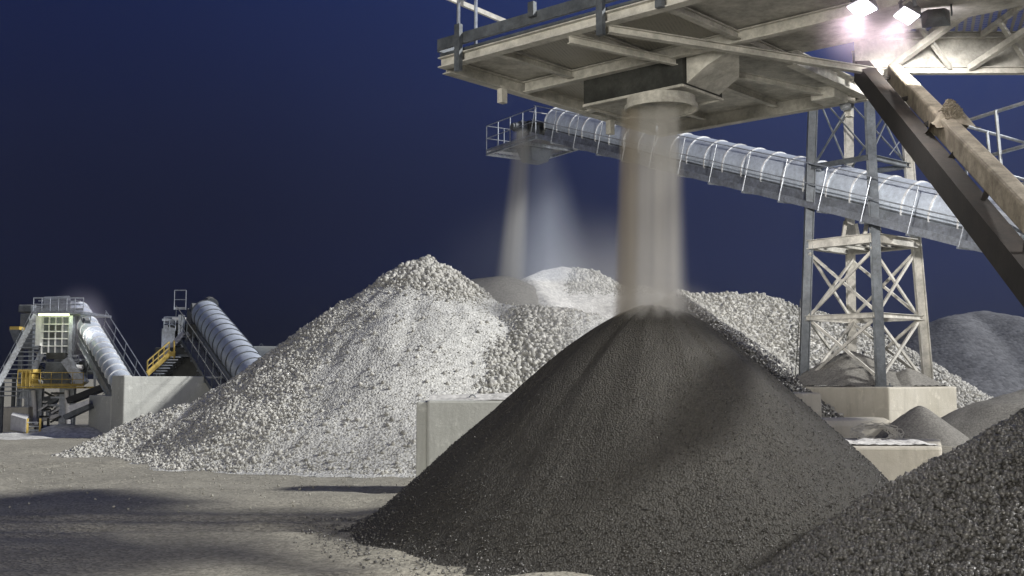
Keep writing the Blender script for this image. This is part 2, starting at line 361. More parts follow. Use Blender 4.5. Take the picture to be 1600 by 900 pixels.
# rock shapes: jittered icosahedra, chipped flat
_t = (1 + 5 ** .5) / 2
ICO = np.array([(-1, _t, 0), (1, _t, 0), (-1, -_t, 0), (1, -_t, 0), (0, -1, _t), (0, 1, _t), (0, -1, -_t), (0, 1, -_t), (_t, 0, -1), (_t, 0, 1), (-_t, 0, -1), (-_t, 0, 1)]) / 1.902
ICOF = np.array([(0, 11, 5), (0, 5, 1), (0, 1, 7), (0, 7, 10), (0, 10, 11), (1, 5, 9), (5, 11, 4), (11, 10, 2), (10, 7, 6), (7, 1, 8), (3, 9, 4), (3, 4, 2), (3, 2, 6), (3, 6, 8), (3, 8, 9), (4, 9, 5), (2, 4, 11), (6, 2, 10), (8, 6, 7), (9, 8, 1)])
def stones(name, X, Y, Z, S, mat, parent=None, label=None, sink=0.15):
    n = len(X)
    shp = []
    for k in range(24):
        v = ICO * (0.72 + 0.5 * RNG.random((12, 1))); v = v * (1, RNG.uniform(0.65, 1), RNG.uniform(0.5, 0.85))
        for _ in range(5):
            d = RNG.normal(size=3); d /= np.linalg.norm(d); c = RNG.uniform(0.38, 0.62); pr = v @ d
            v = v - np.outer(np.clip(pr - c, 0, 9), d)
        shp.append(v)
    shp = np.array(shp)[RNG.integers(0, 24, n)]
    q = RNG.normal(size=(n, 4)); q[:, 1:3] *= 0.6; q /= np.linalg.norm(q, axis=1)[:, None]
    a, b, c, d = q.T
    Rm = np.stack([1 - 2 * (c * c + d * d), 2 * (b * c - d * a), 2 * (b * d + c * a), 2 * (b * c + d * a), 1 - 2 * (b * b + d * d), 2 * (c * d - b * a), 2 * (b * d - c * a), 2 * (c * d + b * a), 1 - 2 * (b * b + c * c)], -1).reshape(n, 3, 3)
    V = np.einsum('nij,nkj->nki', Rm, shp) * (S / 2)[:, None, None] + np.stack([X, Y, Z + S * sink], -1)[:, None, :]
    Fc = (ICOF[None] + (np.arange(n) * 12)[:, None, None]).reshape(-1, 3)
    o = np_mesh(name, V.reshape(-1, 3), Fc, mat, parent, False)
    return prop(o, label, None, None, 'stuff')
def scatter(heap, n, box, size_fn, name, mat, parent, label=None, smin=0.05, sink=0.15):
    X = RNG.uniform(box[0], box[1], n); Y = RNG.uniform(box[2], box[3], n); Z = heap.h(X, Y)
    S = size_fn(X, Y, Z); ok = (S > smin) & (Z > heap.base - 0.0)
    return stones(name, X[ok], Y[ok], Z[ok], S[ok], mat, parent, label, sink)
def clip01(x): return np.clip(x, 0, 1)
def ramp01(x, a, b): return clip01((x - a) / (b - a))

# ================================================================ THE SETTING
# ground: one sheet, dense near the camera
def axis(lo, hi, dl, dh, step, far):
    a = list(np.arange(dl, dh + 1e-6, step)); x = dh; s_ = step
    while x < hi: s_ *= 1.35; x += s_; a.append(min(x, hi))
    x = dl; s_ = step
    while x > lo: s_ *= 1.35; x -= s_; a.insert(0, max(x, lo))
    return np.array(a)
gx = axis(-900, 900, -20, 14, 0.11, 0); gy = axis(-300, 1500, 6, 44, 0.11, 0)
X, Y = np.meshgrid(gx, gy)
fade = clip01(1 - np.hypot(X, Y - 20) / 80)
Zg = (0.10 * fbm(X, Y, 0.22, 3) + 0.035 * fbm(X, Y, 1.7, 3)) * fade - 0.02
rut = np.exp(-((np.abs(Y - 31.5 - 0.12 * (X + 14)) - 0.0) / 0.55) ** 2) * ramp01(-X, 9, 12) * 0.16   # wheel rut before the plant
for a_, b_, c_ in ((9.0, 0.22, 0.0), (10.1, 0.22, 0.0), (16.0, -.10, 1.5), (17.0, -.10, 1.5), (26.0, .12, 3.0), (27.1, .12, 3.0)):
    yc = a_ + b_ * (X + 10) + 0.5 * np.sin(X * .25 + c_)
    rut = rut + (0.06 * np.exp(-((Y - yc) / 0.24) ** 2) - 0.03 * np.exp(-((np.abs(Y - yc) - .42) / 0.18) ** 2)) * (0.8 + 0.6 * vnoise(X, Y, 1.5))
Zg = Zg - rut
idx = np.arange(X.size).reshape(X.shape)
Q = np.stack([idx[:-1, :-1], idx[:-1, 1:], idx[1:, 1:], idx[1:, :-1]], -1).reshape(-1, 4)
ground = np_mesh('ground', np.stack([X.ravel(), Y.ravel(), Zg.ravel()], -1), Q, M['sand'], None, True); prop(ground, kind='structure')

# ---------------------------------------------------------------- heaps
GH = 'heaps of crushed stone in the yard'
def heap_thing(name, label, cat, ridge0):
    return thing(name, label, cat, (ridge0[0], ridge0[1], 0), GH)

# (a) big pale heap of broken rock
hb = Heap([[P(665, 396, 33), P(684, 424, 33.2), P(722, 447, 33.2), P(775, 468, 32.2), P(835, 474, 31.5), P(905, 486, 31), P(985, 500, 30.5)],
           [P(290, 640, 31), P(200, 664, 31), P(120, 702, 30)], [P(560, 625, 27), P(430, 668, 26.5), P(300, 700, 26.5)]],
          slope=0.71, lump=0.28, ls=0.45, fine=0.05, round_=0.12, toe=0.16, gully=0.10)
t = heap_thing('rock_pile', 'large pale heap of broken white rock with a sharp peak, behind the low concrete wall', 'rock pile', P(665, 392, 33))
hb.mesh('fines', M['white_fine'], -17, 9, 19.8, 42, 0.10, t, keep=lambda X, Y: (Y > 21.35) | (X < -1.75))
def size_big(X, Y, Z):
    px, py = px_of(X, Y, Z)
    edge = vnoise(X, Y, 0.9) * 60
    # downslope bands: coarse left flank, smooth chute in the middle, coarse lobe on the right
    cx = 640 - (py - 440) * 0.62                         # left edge of smooth chute
    left = ramp01(cx - px + edge, 5, 85)
    cx2 = 790 - (py - 470) * 0.55                        # right edge of smooth chute
    right = ramp01(px - cx2 + edge * 0.6, 5, 45) * ramp01(940 - px + edge, 0, 60)
    top = ramp01(468 - py + (px - 700) * 0.12 + edge * 0.3, -6, 16)
    toe = ramp01(py, 640, 735)
    k = np.maximum(np.maximum(left, right), top)
    med = np.where(RNG.random(X.shape) < 0.05, 0.16, 0.0)
    s = k * (0.04 + 0.19 * RNG.random(X.shape) ** 3.2)
    s = s * (0.8 + 0.35 * np.maximum(top, right)) * np.where(px < 330, 0.66, np.where(px < 560, .85, 1.0))
    small = 0.035 + 0.035 * RNG.random(X.shape)
    s = np.maximum(s, np.where(RNG.random(X.shape) < 0.10 + 0.3 * toe, small, 0))
    s = np.maximum(s, med * (RNG.random(X.shape) < 0.10 + 0.25 * toe))
    return np.where((Y > 21.4) | (X < -1.8), s, 0)
scatter(hb, 210000, (-16.5, 8, 21.0, 34.8), size_big, 'stones', M['stone_white'], t, smin=0.028)

# (b) dark grit heap under the spout
pa = P(1022, 476, 15.95)
hd = Heap([[pa]], slope=0.975, lump=0.09, ls=0.55, fine=0.012, round_=0.85, tilt=0.06, toe=0.12, gully=0.07)
t = heap_thing('grit_pile', 'smooth dark conical heap of fresh grit in the foreground, under the round spout', 'grit pile', pa)
hd.mesh('fines', M['dark_grit'], pa.x - 6.2, pa.x + 5.6, 16 - 6.2, 16 + 6.2, 0.05, t)
def size_dark(X, Y, Z):
    d = np.hypot(X - pa.x, Y - pa.y); side = (X - pa.x) / (d + 0.2)
    c = ramp01(d, 1.5, 3.6) * (0.35 + 0.65 * ramp01(side + vnoise(X, Y, 0.8) * .5, -0.5, 0.35))
    s = 0.011 + (0.026 + 0.03 * ramp01(d, 3, 5)) * RNG.random(X.shape) ** 2
    return np.where(RNG.random(X.shape) < c, s, 0) * (Y < 19)
scatter(hd, 110000, (pa.x - 5.6, pa.x + 5.2, 11, 18.5), size_dark, 'stones', M['stone_dark'], t, smin=0.012)

# (c) dark glossy gravel heap, lower right corner
pc = P(1815, 544, 11.2)
hc = Heap([[pc]], slope=0.66, lump=0.12, ls=0.7, fine=0.03, round_=0.4, toe=0.1)
t = heap_thing('gravel_pile', 'coarse dark grey gravel heap at the lower right corner, with shiny stones', 'gravel pile', pc)
hc.mesh('fines', M['dark_grit'], pc.x - 5.5, pc.x + 4, 11.2 - 5, 11.2 + 5, 0.06, t)
scatter(hc, 60000, (pc.x - 5, pc.x + 1.6, 7.4, 13.5), lambda X, Y, Z: 0.035 + 0.075 * RNG.random(X.shape) ** 2, 'stones', M['stone_mid'], t, smin=0.02)

# (d) far white dune and the grey sand cone under the second stream
hn = Heap([[P(828, 430, 43), P(850, 422, 44), P(880, 416, 44.5), P(925, 424, 44.5), P(962, 448, 44)], [P(828, 430, 43), P(862, 476, 39.5)],
           [P(962, 454, 44), P(1008, 452, 45), P(1040, 460, 45)]], slope=0.62, lump=0.18, ls=0.5, fine=0.03, round_=0.08)
t = heap_thing('white_dune', 'bright white dusty mound beyond the rock heap, between the two falling streams', 'stone dust mound', P(880, 416, 44))
hn.mesh('fines', M['white_dust'], -6, 16, 32, 53, 0.14, t)
def size_dune(X, Y, Z):
    px, py = px_of(X, Y, Z)
    return ramp01(px + vnoise(X, Y, 1.2) * 30, 872, 900) * ramp01(470 - py, 0, 25) * (0.08 + 0.22 * RNG.random(X.shape) ** 2)
scatter(hn, 14000, (0.5, 8, 39, 46), size_dune, 'stones', M['stone_white'], t, smin=0.07)
pk = P(788, 431, 42.2)
hk = Heap([[pk], [pk, P(735, 436, 43)]], slope=0.6, lump=0.06, ls=0.5, fine=0.01, round_=0.7)
t = heap_thing('sand_pile', 'dull grey sand cone behind the rock heap, under the far falling stream', 'sand pile', pk)
hk.mesh('fines', M['grey_sand'], -13, 9, 31, 53, 0.2, t)

# (e) white heap behind the lattice tower
hw = Heap([[P(1062, 455, 41), P(1100, 457, 41.6), P(1150, 459, 42), P(1192, 463, 42), P(1250, 483, 42), P(1300, 493, 42), P(1352, 511, 42), P(1430, 556, 42)],
           [P(1062, 455, 41), P(1130, 508, 36.5), P(1218, 584, 31.2)]], slope=0.66, lump=0.22, ls=0.5, fine=0.06, round_=0.08, toe=0.12)
t = heap_thing('stone_pile', 'white coarse stone heap behind the lattice tower, its left flank in shade', 'stone pile', P(1150, 459, 42))
hw.mesh('fines', M['white_coarse'], 2, 24, 28, 50, 0.12, t)
scatter(hw, 42000, (4, 18.5, 29.5, 43), lambda X, Y, Z: 0.06 + 0.18 * RNG.random(X.shape) ** 3, 'stones', M['stone_white'], t, smin=0.05)

hg = Heap([[P(1060, 461, 37), P(1092, 484, 35.5), P(1132, 518, 33.5), P(1172, 553, 31.5), P(1203, 580, 30.5)]], slope=0.72, lump=0.16, ls=0.8, fine=0.08, round_=0.1, toe=0.1)  # dark ridge added to give the white heap its shaded left flank
t = heap_thing('shade_ridge', 'dark coarse ridge added for the shade on the left flank of the white stone heap', 'gravel ridge', P(1132, 518, 33.5))
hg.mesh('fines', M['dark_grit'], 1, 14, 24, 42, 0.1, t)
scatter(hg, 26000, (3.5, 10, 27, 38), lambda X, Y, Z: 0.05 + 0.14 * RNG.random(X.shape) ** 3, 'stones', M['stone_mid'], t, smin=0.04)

# (f) far dim hills and a low mound on the right
hf = Heap([[P(1405, 545, 62), P(1440, 512, 62), P(1482, 494, 62), P(1512, 496, 63), P(1545, 488, 63), P(1585, 491, 62), P(1640, 505, 62), P(1760, 520, 60)]], slope=0.62, lump=0.35, ls=0.25, fine=0.05, round_=0.8)
t = heap_thing('spoil_heap', 'far dim blue-grey spoil heap on the right, against the sky', 'spoil heap', P(1545, 488, 63))
hf.mesh('fines', M['far_hill'], 12, 48, 46, 80, 0.3, t)
hm = Heap([[P(1500, 668, 27), P(1560, 622, 27.5), P(1640, 598, 28), P(1760, 590, 28)]], slope=0.5, lump=0.25, ls=0.5, fine=0.02, round_=0.5)
t = heap_thing('sand_bank', 'low beige sand bank to the right of the concrete footing', 'sand bank', P(1600, 610, 27))
hm.mesh('fines', M['grey_sand'], 8, 24, 22, 34, 0.15, t)

# ---------------------------------------------------------------- concrete
def wall_block(name, label, poly, z0, z1, mat, cat='concrete wall', bev=0.03, group=None, dust=None):
    c = sum((Vector((p[0], p[1], 0)) for p in poly), Vector()) / len(poly)
    o = MB().prism(poly, z0, z1).build(name, mat, None, bev); return prop(o, label, cat, group)
def strip(a, b, th):
    """plan rectangle with front edge a-b, thickness going away from the camera"""
    a = Vector((a[0], a[1])); b = Vector((b[0], b[1])); d = (b - a).normalized(); n = Vector((-d.y, d.x))
    if n.y < 0: n = -n
    return [a, b, b + n * th, a + n * th]
GW = 'concrete bay walls'
a = PZ(667, 734, 0); a = Vector((P(667, 625, 20.3).x, 20.3)); b = Vector((P(980, 625, 20.3).x, 20.3))
zt = P(667, 625, 20.3).z
wall_block('bay_wall', 'pale low concrete wall half hidden behind the dark grit heap, dust on its top', strip(a, b, 1.0), -0.3, zt, M['concrete'], group=GW, bev=0.05)
wall_block('bay_wall', 'narrow concrete end pier at the left end of the low wall beside the dark grit heap', strip((a.x - 0.21, 20.46), (a.x - 0.004, 20.46), 0.84), -0.3, zt - 0.03, M['concrete'], group=GW, bev=0.04)
# dust lying on the low wall
hx = Heap([[Vector((a.x + 0.1, 20.85, zt + 0.10)), Vector((b.x, 20.9, zt + 0.22))]], slope=0.28, base=zt - 0.02, lump=0.06, ls=1.6, fine=0.02, round_=0.1, toe=0.03)
o = hx.mesh('dust_bank', M['white_dust'], a.x + 0.02, b.x - 0.02, 20.31, 21.29, 0.04); prop(o, 'crust of white dust lying along the top of the low concrete wall', 'dust', kind='stuff')
# left wall: pale long face, dark stub at its left end
A1 = P(194, 588, 38); B1 = P(420, 588, 41)
wall_block('bay_wall', 'long pale concrete wall at the left foot of the rock heap, beside the left plant', strip(A1, B1, 0.35), -0.3, A1.z, M['concrete'], group=GW)
A2 = P(175, 585, 39.0); A3 = P(139, 620, 40.5)
wall_block('bay_wall', 'tall dark end face of the left concrete wall, next to the plant', strip((A2.x, A2.y), (A1.x - 0.01, A1.y), 0.3), -0.3, A1.z + 0.03, M['concrete'], group=GW)
wall_block('bay_wall', 'low stepped grey concrete wall, leftmost of the bay walls', strip((A3.x, A3.y), (A2.x - .01, A2.y + .01), 0.3), -0.3, P(150, 618, 39.6).z, M['concrete'], group=GW)
A4 = P(386, 541, 42); B4 = P(480, 541, 42)
wall_block('bay_wall', 'high square concrete wall behind the left slope of the rock heap, at the foot of the covered conveyor', strip(A4, B4, 0.5), -0.3, A4.z, M['concrete'], group=GW)

# tower footing
TC = Vector((10.2, 31.5)); TA = R(5)
def rot(vx, vy): return Vector((TC.x + vx * math.cos(-TA) - vy * math.sin(-TA), TC.y + vx * math.sin(-TA) + vy * math.cos(-TA)))
FZ = 1.88; rr = 2.55
foot = [rot(-rr, 0), rot(0, -rr), rot(rr, 0), rot(0, rr)]
wall_block('tower_footing', 'big square dusty concrete footing that carries the lattice tower', foot, -0.3, FZ, M['concrete_warm'], 'concrete footing', 0.05)
q0 = P(1206, 614, 27.2); q1 = P(1284, 614, 27.2)
wall_block('footing_wall', 'short beige concrete wall in front of the left corner of the tower footing', strip(q0, q1, 1.2), -0.3, q0.z, M['concrete_warm'], 'concrete wall', 0.05)
q2 = P(1240, 655, 25.8); q3 = P(1398, 660, 26.6)
wall_block('kerb_block', 'low rounded concrete kerb along the foot of the tower footing, behind the cable coil', strip(q2, q3, 0.9), -0.3, q2.z, M['concrete_warm'], 'concrete kerb', 0.18)
q4 = P(1230, 697, 22.6); q5 = P(1466, 712, 22.6)
wall_block('loading_ledge', 'flat beige concrete ledge at the bottom between the dark heap and the right gravel heap', [(q4.x, 22.6), (q5.x, 22.4), (q5.x + 1.2, 25.5), (q4.x, 25.9)], -0.3, q4.z, M['concrete_warm'], 'concrete ledge', 0.06)
hx = Heap([[Vector((q4.x, 23.0, q4.z + 0.14)), Vector((q5.x - .3, 23.1, q4.z + 0.1))]], slope=0.22, base=q4.z - 0.02, lump=0.13, ls=1.4, fine=0.05, round_=0.1, toe=0.03)
o = hx.mesh('dust_bank', M['white_dust'], q4.x + 0.05, q5.x + 0.1, 22.66, 25.2, 0.05); prop(o, 'crust of pale dust along the edge of the concrete ledge below the cable coil', 'dust', kind='stuff')
# small heaps on and before the footing
def small_heap(name, label, ap, slope, base, rad, mat, clip=None):
    h_ = Heap([[ap]], slope=slope, base=base, lump=0.06, ls=1.2, fine=0.012, round_=0.12, toe=0.03)
    o = h_.mesh(name, mat, ap.x - rad, ap.x + rad, ap.y - rad, ap.y + rad, 0.05, None, edge=clip); return prop(o, label, 'sand pile', 'small sand heaps round the tower footing')
def on_foot(X, Y):
    dx = X - TC.x; dy = Y - TC.y; c, s_ = math.cos(TA), math.sin(TA)
    return (rr - 0.03 - np.abs(dx * c - dy * s_) - np.abs(dx * s_ + dy * c)) * .7
small_heap('sand_cone', 'grey sand cone on the footing between the tower legs, the largest of the small heaps', P(1325, 545, 31.9), 0.52, FZ - 0.02, 2.4, M['grey_sand'], on_foot)
small_heap('sand_cone', 'small grey sand cone on the footing by the right tower leg', P(1420, 574, 30.9), 0.5, FZ - 0.02, 1.4, M['grey_sand'], on_foot)
small_heap('sand_cone', 'dark sand cone leaning against the front right face of the tower footing', P(1437, 633, 26.3), 0.78, 0.4, 1.6, M['grey_sand'])
hx = Heap([[P(1395, 690, 25.2), P(1520, 690, 25.6)]], slope=0.4, lump=0.1, ls=0.8, round_=0.5)
o = hx.mesh('sand_apron', M['sand'], 7.5, 14, 22.6, 28.5, 0.1); prop(o, 'pale sand spread at the foot of the footing, beside the right gravel heap', 'sand', kind='stuff')

# coil of cable
t = thing('cable_coil', 'coil of pale cable leaning on the kerb below the lattice tower', 'cable coil', P(1368, 680, 25.5))
cc = P(1368, 677, 25.45); mb = MB(); k_ = 0
for j in range(13):
    rj = 0.30 + 0.05 * (j % 5) + random.uniform(-.02, .02); pts = []
    tilt_ = Vector((random.uniform(-.15, .15), -0.6, random.uniform(.65, .95))).normalized()
    for i in range(41):
        an = 2 * math.pi * i / 40; ex = Vector((1, 0, 0)); ey = tilt_.cross(ex)
        pts.append(cc + Vector((random.uniform(-.06, .06), -0.012 * j, random.uniform(-.03, .03))) + ex * math.cos(an) * rj * 1.15 + ey * math.sin(an) * rj * 0.72)
    mb.path(pts, 0.011, 6)
mb.build('windings', M['cable'], t)
MB().path([cc + Vector((0.5, 0, -.1)), cc + Vector((.75, -.2, -.22)), cc + Vector((1.0, -.3, -.26)), cc + Vector((1.2, -.1, -.25))], 0.013, 5).build('cable_end', M['cable'], t)

# ---------------------------------------------------------------- lattice tower
t = thing('lattice_tower', 'tall four-legged steel lattice tower standing on the concrete footing', 'steel tower', (TC.x, TC.y, FZ))
def leg_xy(k, z):
    r0 = 1.76 - 0.055 * (z - FZ)
    return [rot(-r0, 0), rot(0, -r0), rot(r0, 0), rot(0, r0)][k]
def LP(k, z): q = leg_xy(k, z); return Vector((q.x, q.y, z))
ZT = 11.2; ZM = 6.0
for k in range(4):
    mt = M['grey_steel'] if k < 2 else M['beige']
    mb = MB(); nrm = (LP(k, 5) - Vector((TC.x, TC.y, 5))); nrm.z = 0
    mb.ibeam(LP(k, FZ), LP(k, ZT), 0.24, 0.26, nrm, 0.03)
    o = mb.build('leg', mt, t)
    mb = MB(); q = LP(k, FZ + 0.02); mb.box(q, (0.5, 0.5, 0.04)); 
    for sx in (-1, 1):
        for sy in (-1, 1): mb.tube(q + Vector((sx * .18, sy * .18, 0)), q + Vector((sx * .18, sy * .18, .08)), 0.02, 6)
    mb.build('base_plate', M['grey_steel'], o)
Z1 = 3.85
for k in range(4):
    j = (k + 1) % 4
    for z0, z1 in ((FZ + .15, Z1), (Z1, ZM - 0.25), (8.3, 10.6)):
        for (u, v_) in ((k, j), (j, k)):
            a = LP(u, z0); b = LP(v_, z1); off = (Vector((TC.x, TC.y, 0)) - Vector((a.x + b.x, a.y + b.y, 0)) / 2).normalized() * (0.05 if u == k else 0.11)
            MB().beam(a + off, b + off, 0.055 if z0 < 5 else .04, 0.08 if z0 < 5 else .04).build('brace', M['beige'] if z0 < 5 else M['grey_steel'], t)
    for z in (Z1, 8.3, 10.6):
        MB().ibeam(LP(k, z), LP(j, z), 0.12, 0.14, (0, 0, 1), 0.015).build('girt', M['beige'] if z < 5 else M['grey_steel'], t)
# deck ring below the conveyor
for k in range(4):
    j = (k + 1) % 4
    MB().ibeam(LP(k, ZM), LP(j, ZM), 0.2, 0.26, (0, 0, 1), 0.02).build('deck_beam', M['beige'], t)
c4 = [LP(k, 6.18) for k in range(4)]
for f in (0.3, 0.5, 0.7): MB().ibeam(LP(0, ZM).lerp(LP(1, ZM), f), LP(3, ZM).lerp(LP(2, ZM), f), 0.12, 0.16, (0, 0, 1), 0.015).build('deck_joist', M['beige'], t)
# conveyor cradle
for s_ in (-0.55, 0.55):
    b0 = LP(0, ZM + .13).lerp(LP(1, ZM + .13), 0.5 + s_ * .3); b1 = LP(3, ZM + .13).lerp(LP(2, ZM + .13), 0.5 + s_ * .3)
    MB().beam(b0.lerp(b1, .3), b0.lerp(b1, .3) + Vector((0.1, 0, .55)), 0.1, 0.1).build('cradle_post', M['beige'], t)
    MB().beam(b0.lerp(b1, .7), b0.lerp(b1, .7) + Vector((-.1, 0, .55)), 0.1, 0.1).build('cradle_post', M['beige'], t)
MB().tube(LP(0, 4.4) + Vector((-.2, -.1, 0)), P(1242, 600, 31.5), 0.015, 5).build('cable', M['dark_steel'], t)
MB().path([P(1390, 242, 29), P(1410, 215, 28.7), P(1425, 180, 28.6)], 0.014, 5).build('stay_wire', M['galv'], t)

# ---------------------------------------------------------------- covered conveyors
def conveyor(A, B, r, label, group, gap=1.25, walk=1, drop=0.62, n_hoop=None, rail_h=1.1, headlen=0.0, mat_cover='cover', hoop='hoop', railm='galv', rail_side=1, hoop_w=0.07, post_gap=1.6):
    """A = head (high end), B = tail: centre line of the cover"""
    A = Vector(A); B = Vector(B); d = (B - A); L = d.length; d.normalize()
    s = Vector((d.y, -d.x, 0)).normalized() * rail_side; n = s.cross(d)
    if n.z < 0: n = -n
    t = thing('covered_conveyor', label, 'conveyor', (B.x, B.y, 0), group)
    # half-round sheet cover, in sections with a small step
    gap_ = gap; m = int(L / gap_)
    mb = MB(); N = 22; a0, a1 = R(-28), R(208)
    for i in range(m):
        vs = []
        for e_, rad in ((i * gap_ + 0.01, r), ((i + 1) * gap_ - 0.01, r * 0.992)):
            for th in (0, 0.012):
                for k in range(N + 1):
                    an = a0 + (a1 - a0) * k / N; vs.append(A + d * e_ + (s * math.cos(an) + n * math.sin(an)) * (rad - th))
        W = N + 1; fs = []
        for k in range(N):
            fs += [(k, k + 1, 2 * W + k + 1, 2 * W + k), (W + k, 3 * W + k, 3 * W + k + 1, W + k + 1)]
        for e_ in (0, 2 * W): fs += [(e_ + k, e_ + W + k, e_ + W + k + 1, e_ + k + 1) for k in range(N)]
        fs += [(0, 2 * W, 3 * W, W), (N, W + N, 3 * W + N, 2 * W + N)]
        mb.add(vs, fs)
    o = mb.build('cover', M[mat_cover], t, smooth=True); o.data.set_sharp_from_angle(angle=R(40))
    for i in range(m + 1):
        MB().ring(A + d * (i * gap_), s.cross(n), r - 0.005, r + 0.032, hoop_w, 22, a0, a1, s).build('hoop', M[hoop], t)
    # trough frame
    zf = -drop
    for sg in (-1, 1):
        MB().ibeam(A + s * sg * (r * 0.86) + n * (zf + .1), B + s * sg * (r * 0.86) + n * (zf + .1), 0.1, 0.34, n, 0.012).build('stringer', M['galv'], t)
    mb = MB()
    for i in range(int(L / 1.0)): mb.beam(A + d * (i + .5) - s * r * .86 + n * (zf - .06), A + d * (i + .5) + s * r * .86 + n * (zf - .06), 0.06, 0.06, n)
    mb.build('cross_member', M['galv'], t)
    MB().box(A + d * L / 2 + n * (-r * 0.42), (L, r * 1.3, 0.02), d, s, n).build('belt', M['belt'], t)
    MB().box(A + d * L / 2 + n * (zf + .0), (L, r * 1.3, 0.02), d, s, n).build('return_belt', M['belt'], t)
    # guard sheet between cover and stringer
    for sg in (-1, 1): MB().box(A + d * L / 2 + s * sg * (r * 0.93) + n * (-r * .47 - (drop - .27 - r * .47) / 2), (L, 0.015, max(0.05, drop - .27 - r * .47)), d, s, n).build('side_guard', M['grey_steel'], t)
    # walkway and rail
    for sg in ((1, -1) if walk == 2 else (1,)):
        w0, w1 = r * 0.95 + .05, r * 0.95 + 0.65; zf2 = zf - 0.12
        MB().box(A + d * L / 2 + s * sg * (w0 + w1) / 2 + n * zf2, (L, w1 - w0 - .05, 0.03), d, s, n).build('walkway', M['grate'], t)
        mb = MB()
        for wv in (w0, w1): mb.beam(A + s * sg * wv + n * (zf2 - .02), B + s * sg * wv + n * (zf2 - .02), 0.05, 0.10, n)
        mb.build('walkway_edge', M[railm], t)
        for i in range(int(L / post_gap) + 1):
            q = A + d * (i * post_gap + .1) + s * sg * w0 + n * (zf2 - .1); MB().beam(q, q + s * sg * (w1 - w0 + .05), 0.06, 0.06, n).build('walkway_bracket', M['galv'], t)
        mb = MB(); top = n * rail_h
        for i in range(int(L / post_gap) + 1):
            q = A + d * (i * post_gap + .1) + s * sg * (w1 + .03) + n * (zf2 - 0.08); mb.tube(q, q + top + n * .08, 0.017, 6)
        for hh in (1.0, 0.52): mb.tube(A + s * sg * (w1 + .03) + n * (zf2 + rail_h * hh), B + s * sg * (w1 + .03) + n * (zf2 + rail_h * hh), 0.019, 6)
        mb.beam(A + s * sg * (w1 + .03) + n * (zf2 + .07), B + s * sg * (w1 + .03) + n * (zf2 + .07), 0.012, 0.1, n)
        mb.build('handrail', M[railm], t)
    return t, A, B, d, s, n
GC = 'covered belt conveyors'
CA = P(872, 193, 44.5); CB0 = Vector((10.0, 31.6, 7.60)); dd = (CB0 - CA); CB = CA + dd * 1.62
t, A, B, d, s, n = conveyor(CA, CB, 0.66, 'longest covered conveyor with shiny half-round cover, rising left through the lattice tower', GC, gap=0.92, rail_h=1.2, hoop_w=.045, drop=.5)
cen = A - d * 1.5
# head station
up = Vector((0, 0, 1)); dh = Vector((d.x, d.y, 0)).normalized(); sh = Vector((dh.y, -dh.x, 0)) ; 
if sh.dot(s) < 0: sh = -sh
hp = A - dh * 1.6 + up * (-0.72)          # deck centre
DL, DW = 3.9, 2.7
mb = MB().box(hp, (DL, DW, 0.04), dh, sh, up); mb.build('head_deck', M['grate'], t)
mb = MB()
for sg in (-1, 1):
    mb.ibeam(hp - dh * DL / 2 + sh * sg * DW / 2 - up * .1, hp + dh * DL / 2 + sh * sg * DW / 2 - up * .1, 0.08, 0.11, up, 0.012)
    mb.ibeam(hp + dh * sg * DL / 2 - sh * DW / 2 - up * .1, hp + dh * sg * DL / 2 + sh * DW / 2 - up * .1, 0.08, 0.11, up, 0.012)
for f in (-.2, .2): mb.ibeam(hp + dh * DL * f - sh * DW / 2 - up * .1, hp + dh * DL * f + sh * DW / 2 - up * .1, 0.08, 0.14, up, 0.012)
mb.build('head_frame', M['galv'], t)
def handrail(pts, h, mat, parent, name='handrail', gap=1.0, r_=0.02, knee=True):
    mb = MB()
    for a, b in zip(pts[:-1], pts[1:]):
        a = Vector(a); b = Vector(b); L_ = (b - a).length; m = max(1, round(L_ / gap))
        for i in range(m + 1): q = a.lerp(b, i / m); mb.tube(q, q + up * h, r_, 6)
        mb.tube(a + up * h, b + up * h, r_, 6)
        if knee: mb.tube(a + up * h * .52, b + up * h * .52, r_ * .9, 6)
        mb.beam(a + up * .06, b + up * .06, 0.01, 0.1)
    return mb.build(name, mat, parent)
cs = [hp + dh * DL / 2 + sh * DW / 2, hp - dh * DL / 2 + sh * DW / 2, hp - dh * DL / 2 - sh * DW / 2, hp + dh * DL / 2 - sh * DW / 2]
handrail(cs, 1.15, M['galv'], t)
# drum, motor, chute
dr = A - dh * 1.3 + up * (-.05)
MB().tube(dr - sh * .62, dr + sh * .62, 0.36, 20).build('head_drum', M['dark_steel'], t, smooth=False)
o = MB().tube(dr + sh * .8 , dr + sh * 1.35, 0.19, 14).tube(dr + sh * 1.35, dr + sh * 1.45, 0.15, 14).box(dr + sh * .95 + up * .15, (0.3, 0.25, 0.25), dh, sh, up).build('motor', M['grey_steel'], t)
MB().box(dr + sh * .7, (0.5, 0.16, 0.6), dh, sh, up).build('gearbox', M['dark_steel'], t, 0.03)
mb = MB(); 
for sg in (-1, 1): mb.box(dr + sh * sg * .66 - up * .25, (1.7, 0.04, 0.5), dh, sh, up); mb.beam(dr + sh * sg * .7 - dh * .3 - up * .7, dr + sh * sg * .7 - dh * .3 + up * .4, 0.1, 0.1)
mb.build('drum_frame', M['grey_steel'], t)
MB().box(dr + up * .62 + dh * .5, (1.0, 1.2, 0.03), (dh + up * -.3).normalized(), sh, (up + dh * .3).normalized()).build('canopy_plate', M['hoop'], t)
for sg in (-1, 1): MB().beam(dr + dh * .1 + sh * sg * .55 - up * .1, dr + dh * .5 + sh * sg * .55 + up * .62, 0.05, 0.05).build('canopy_strut', M['galv'], t)
ch = dr - dh * .45 - up * .95
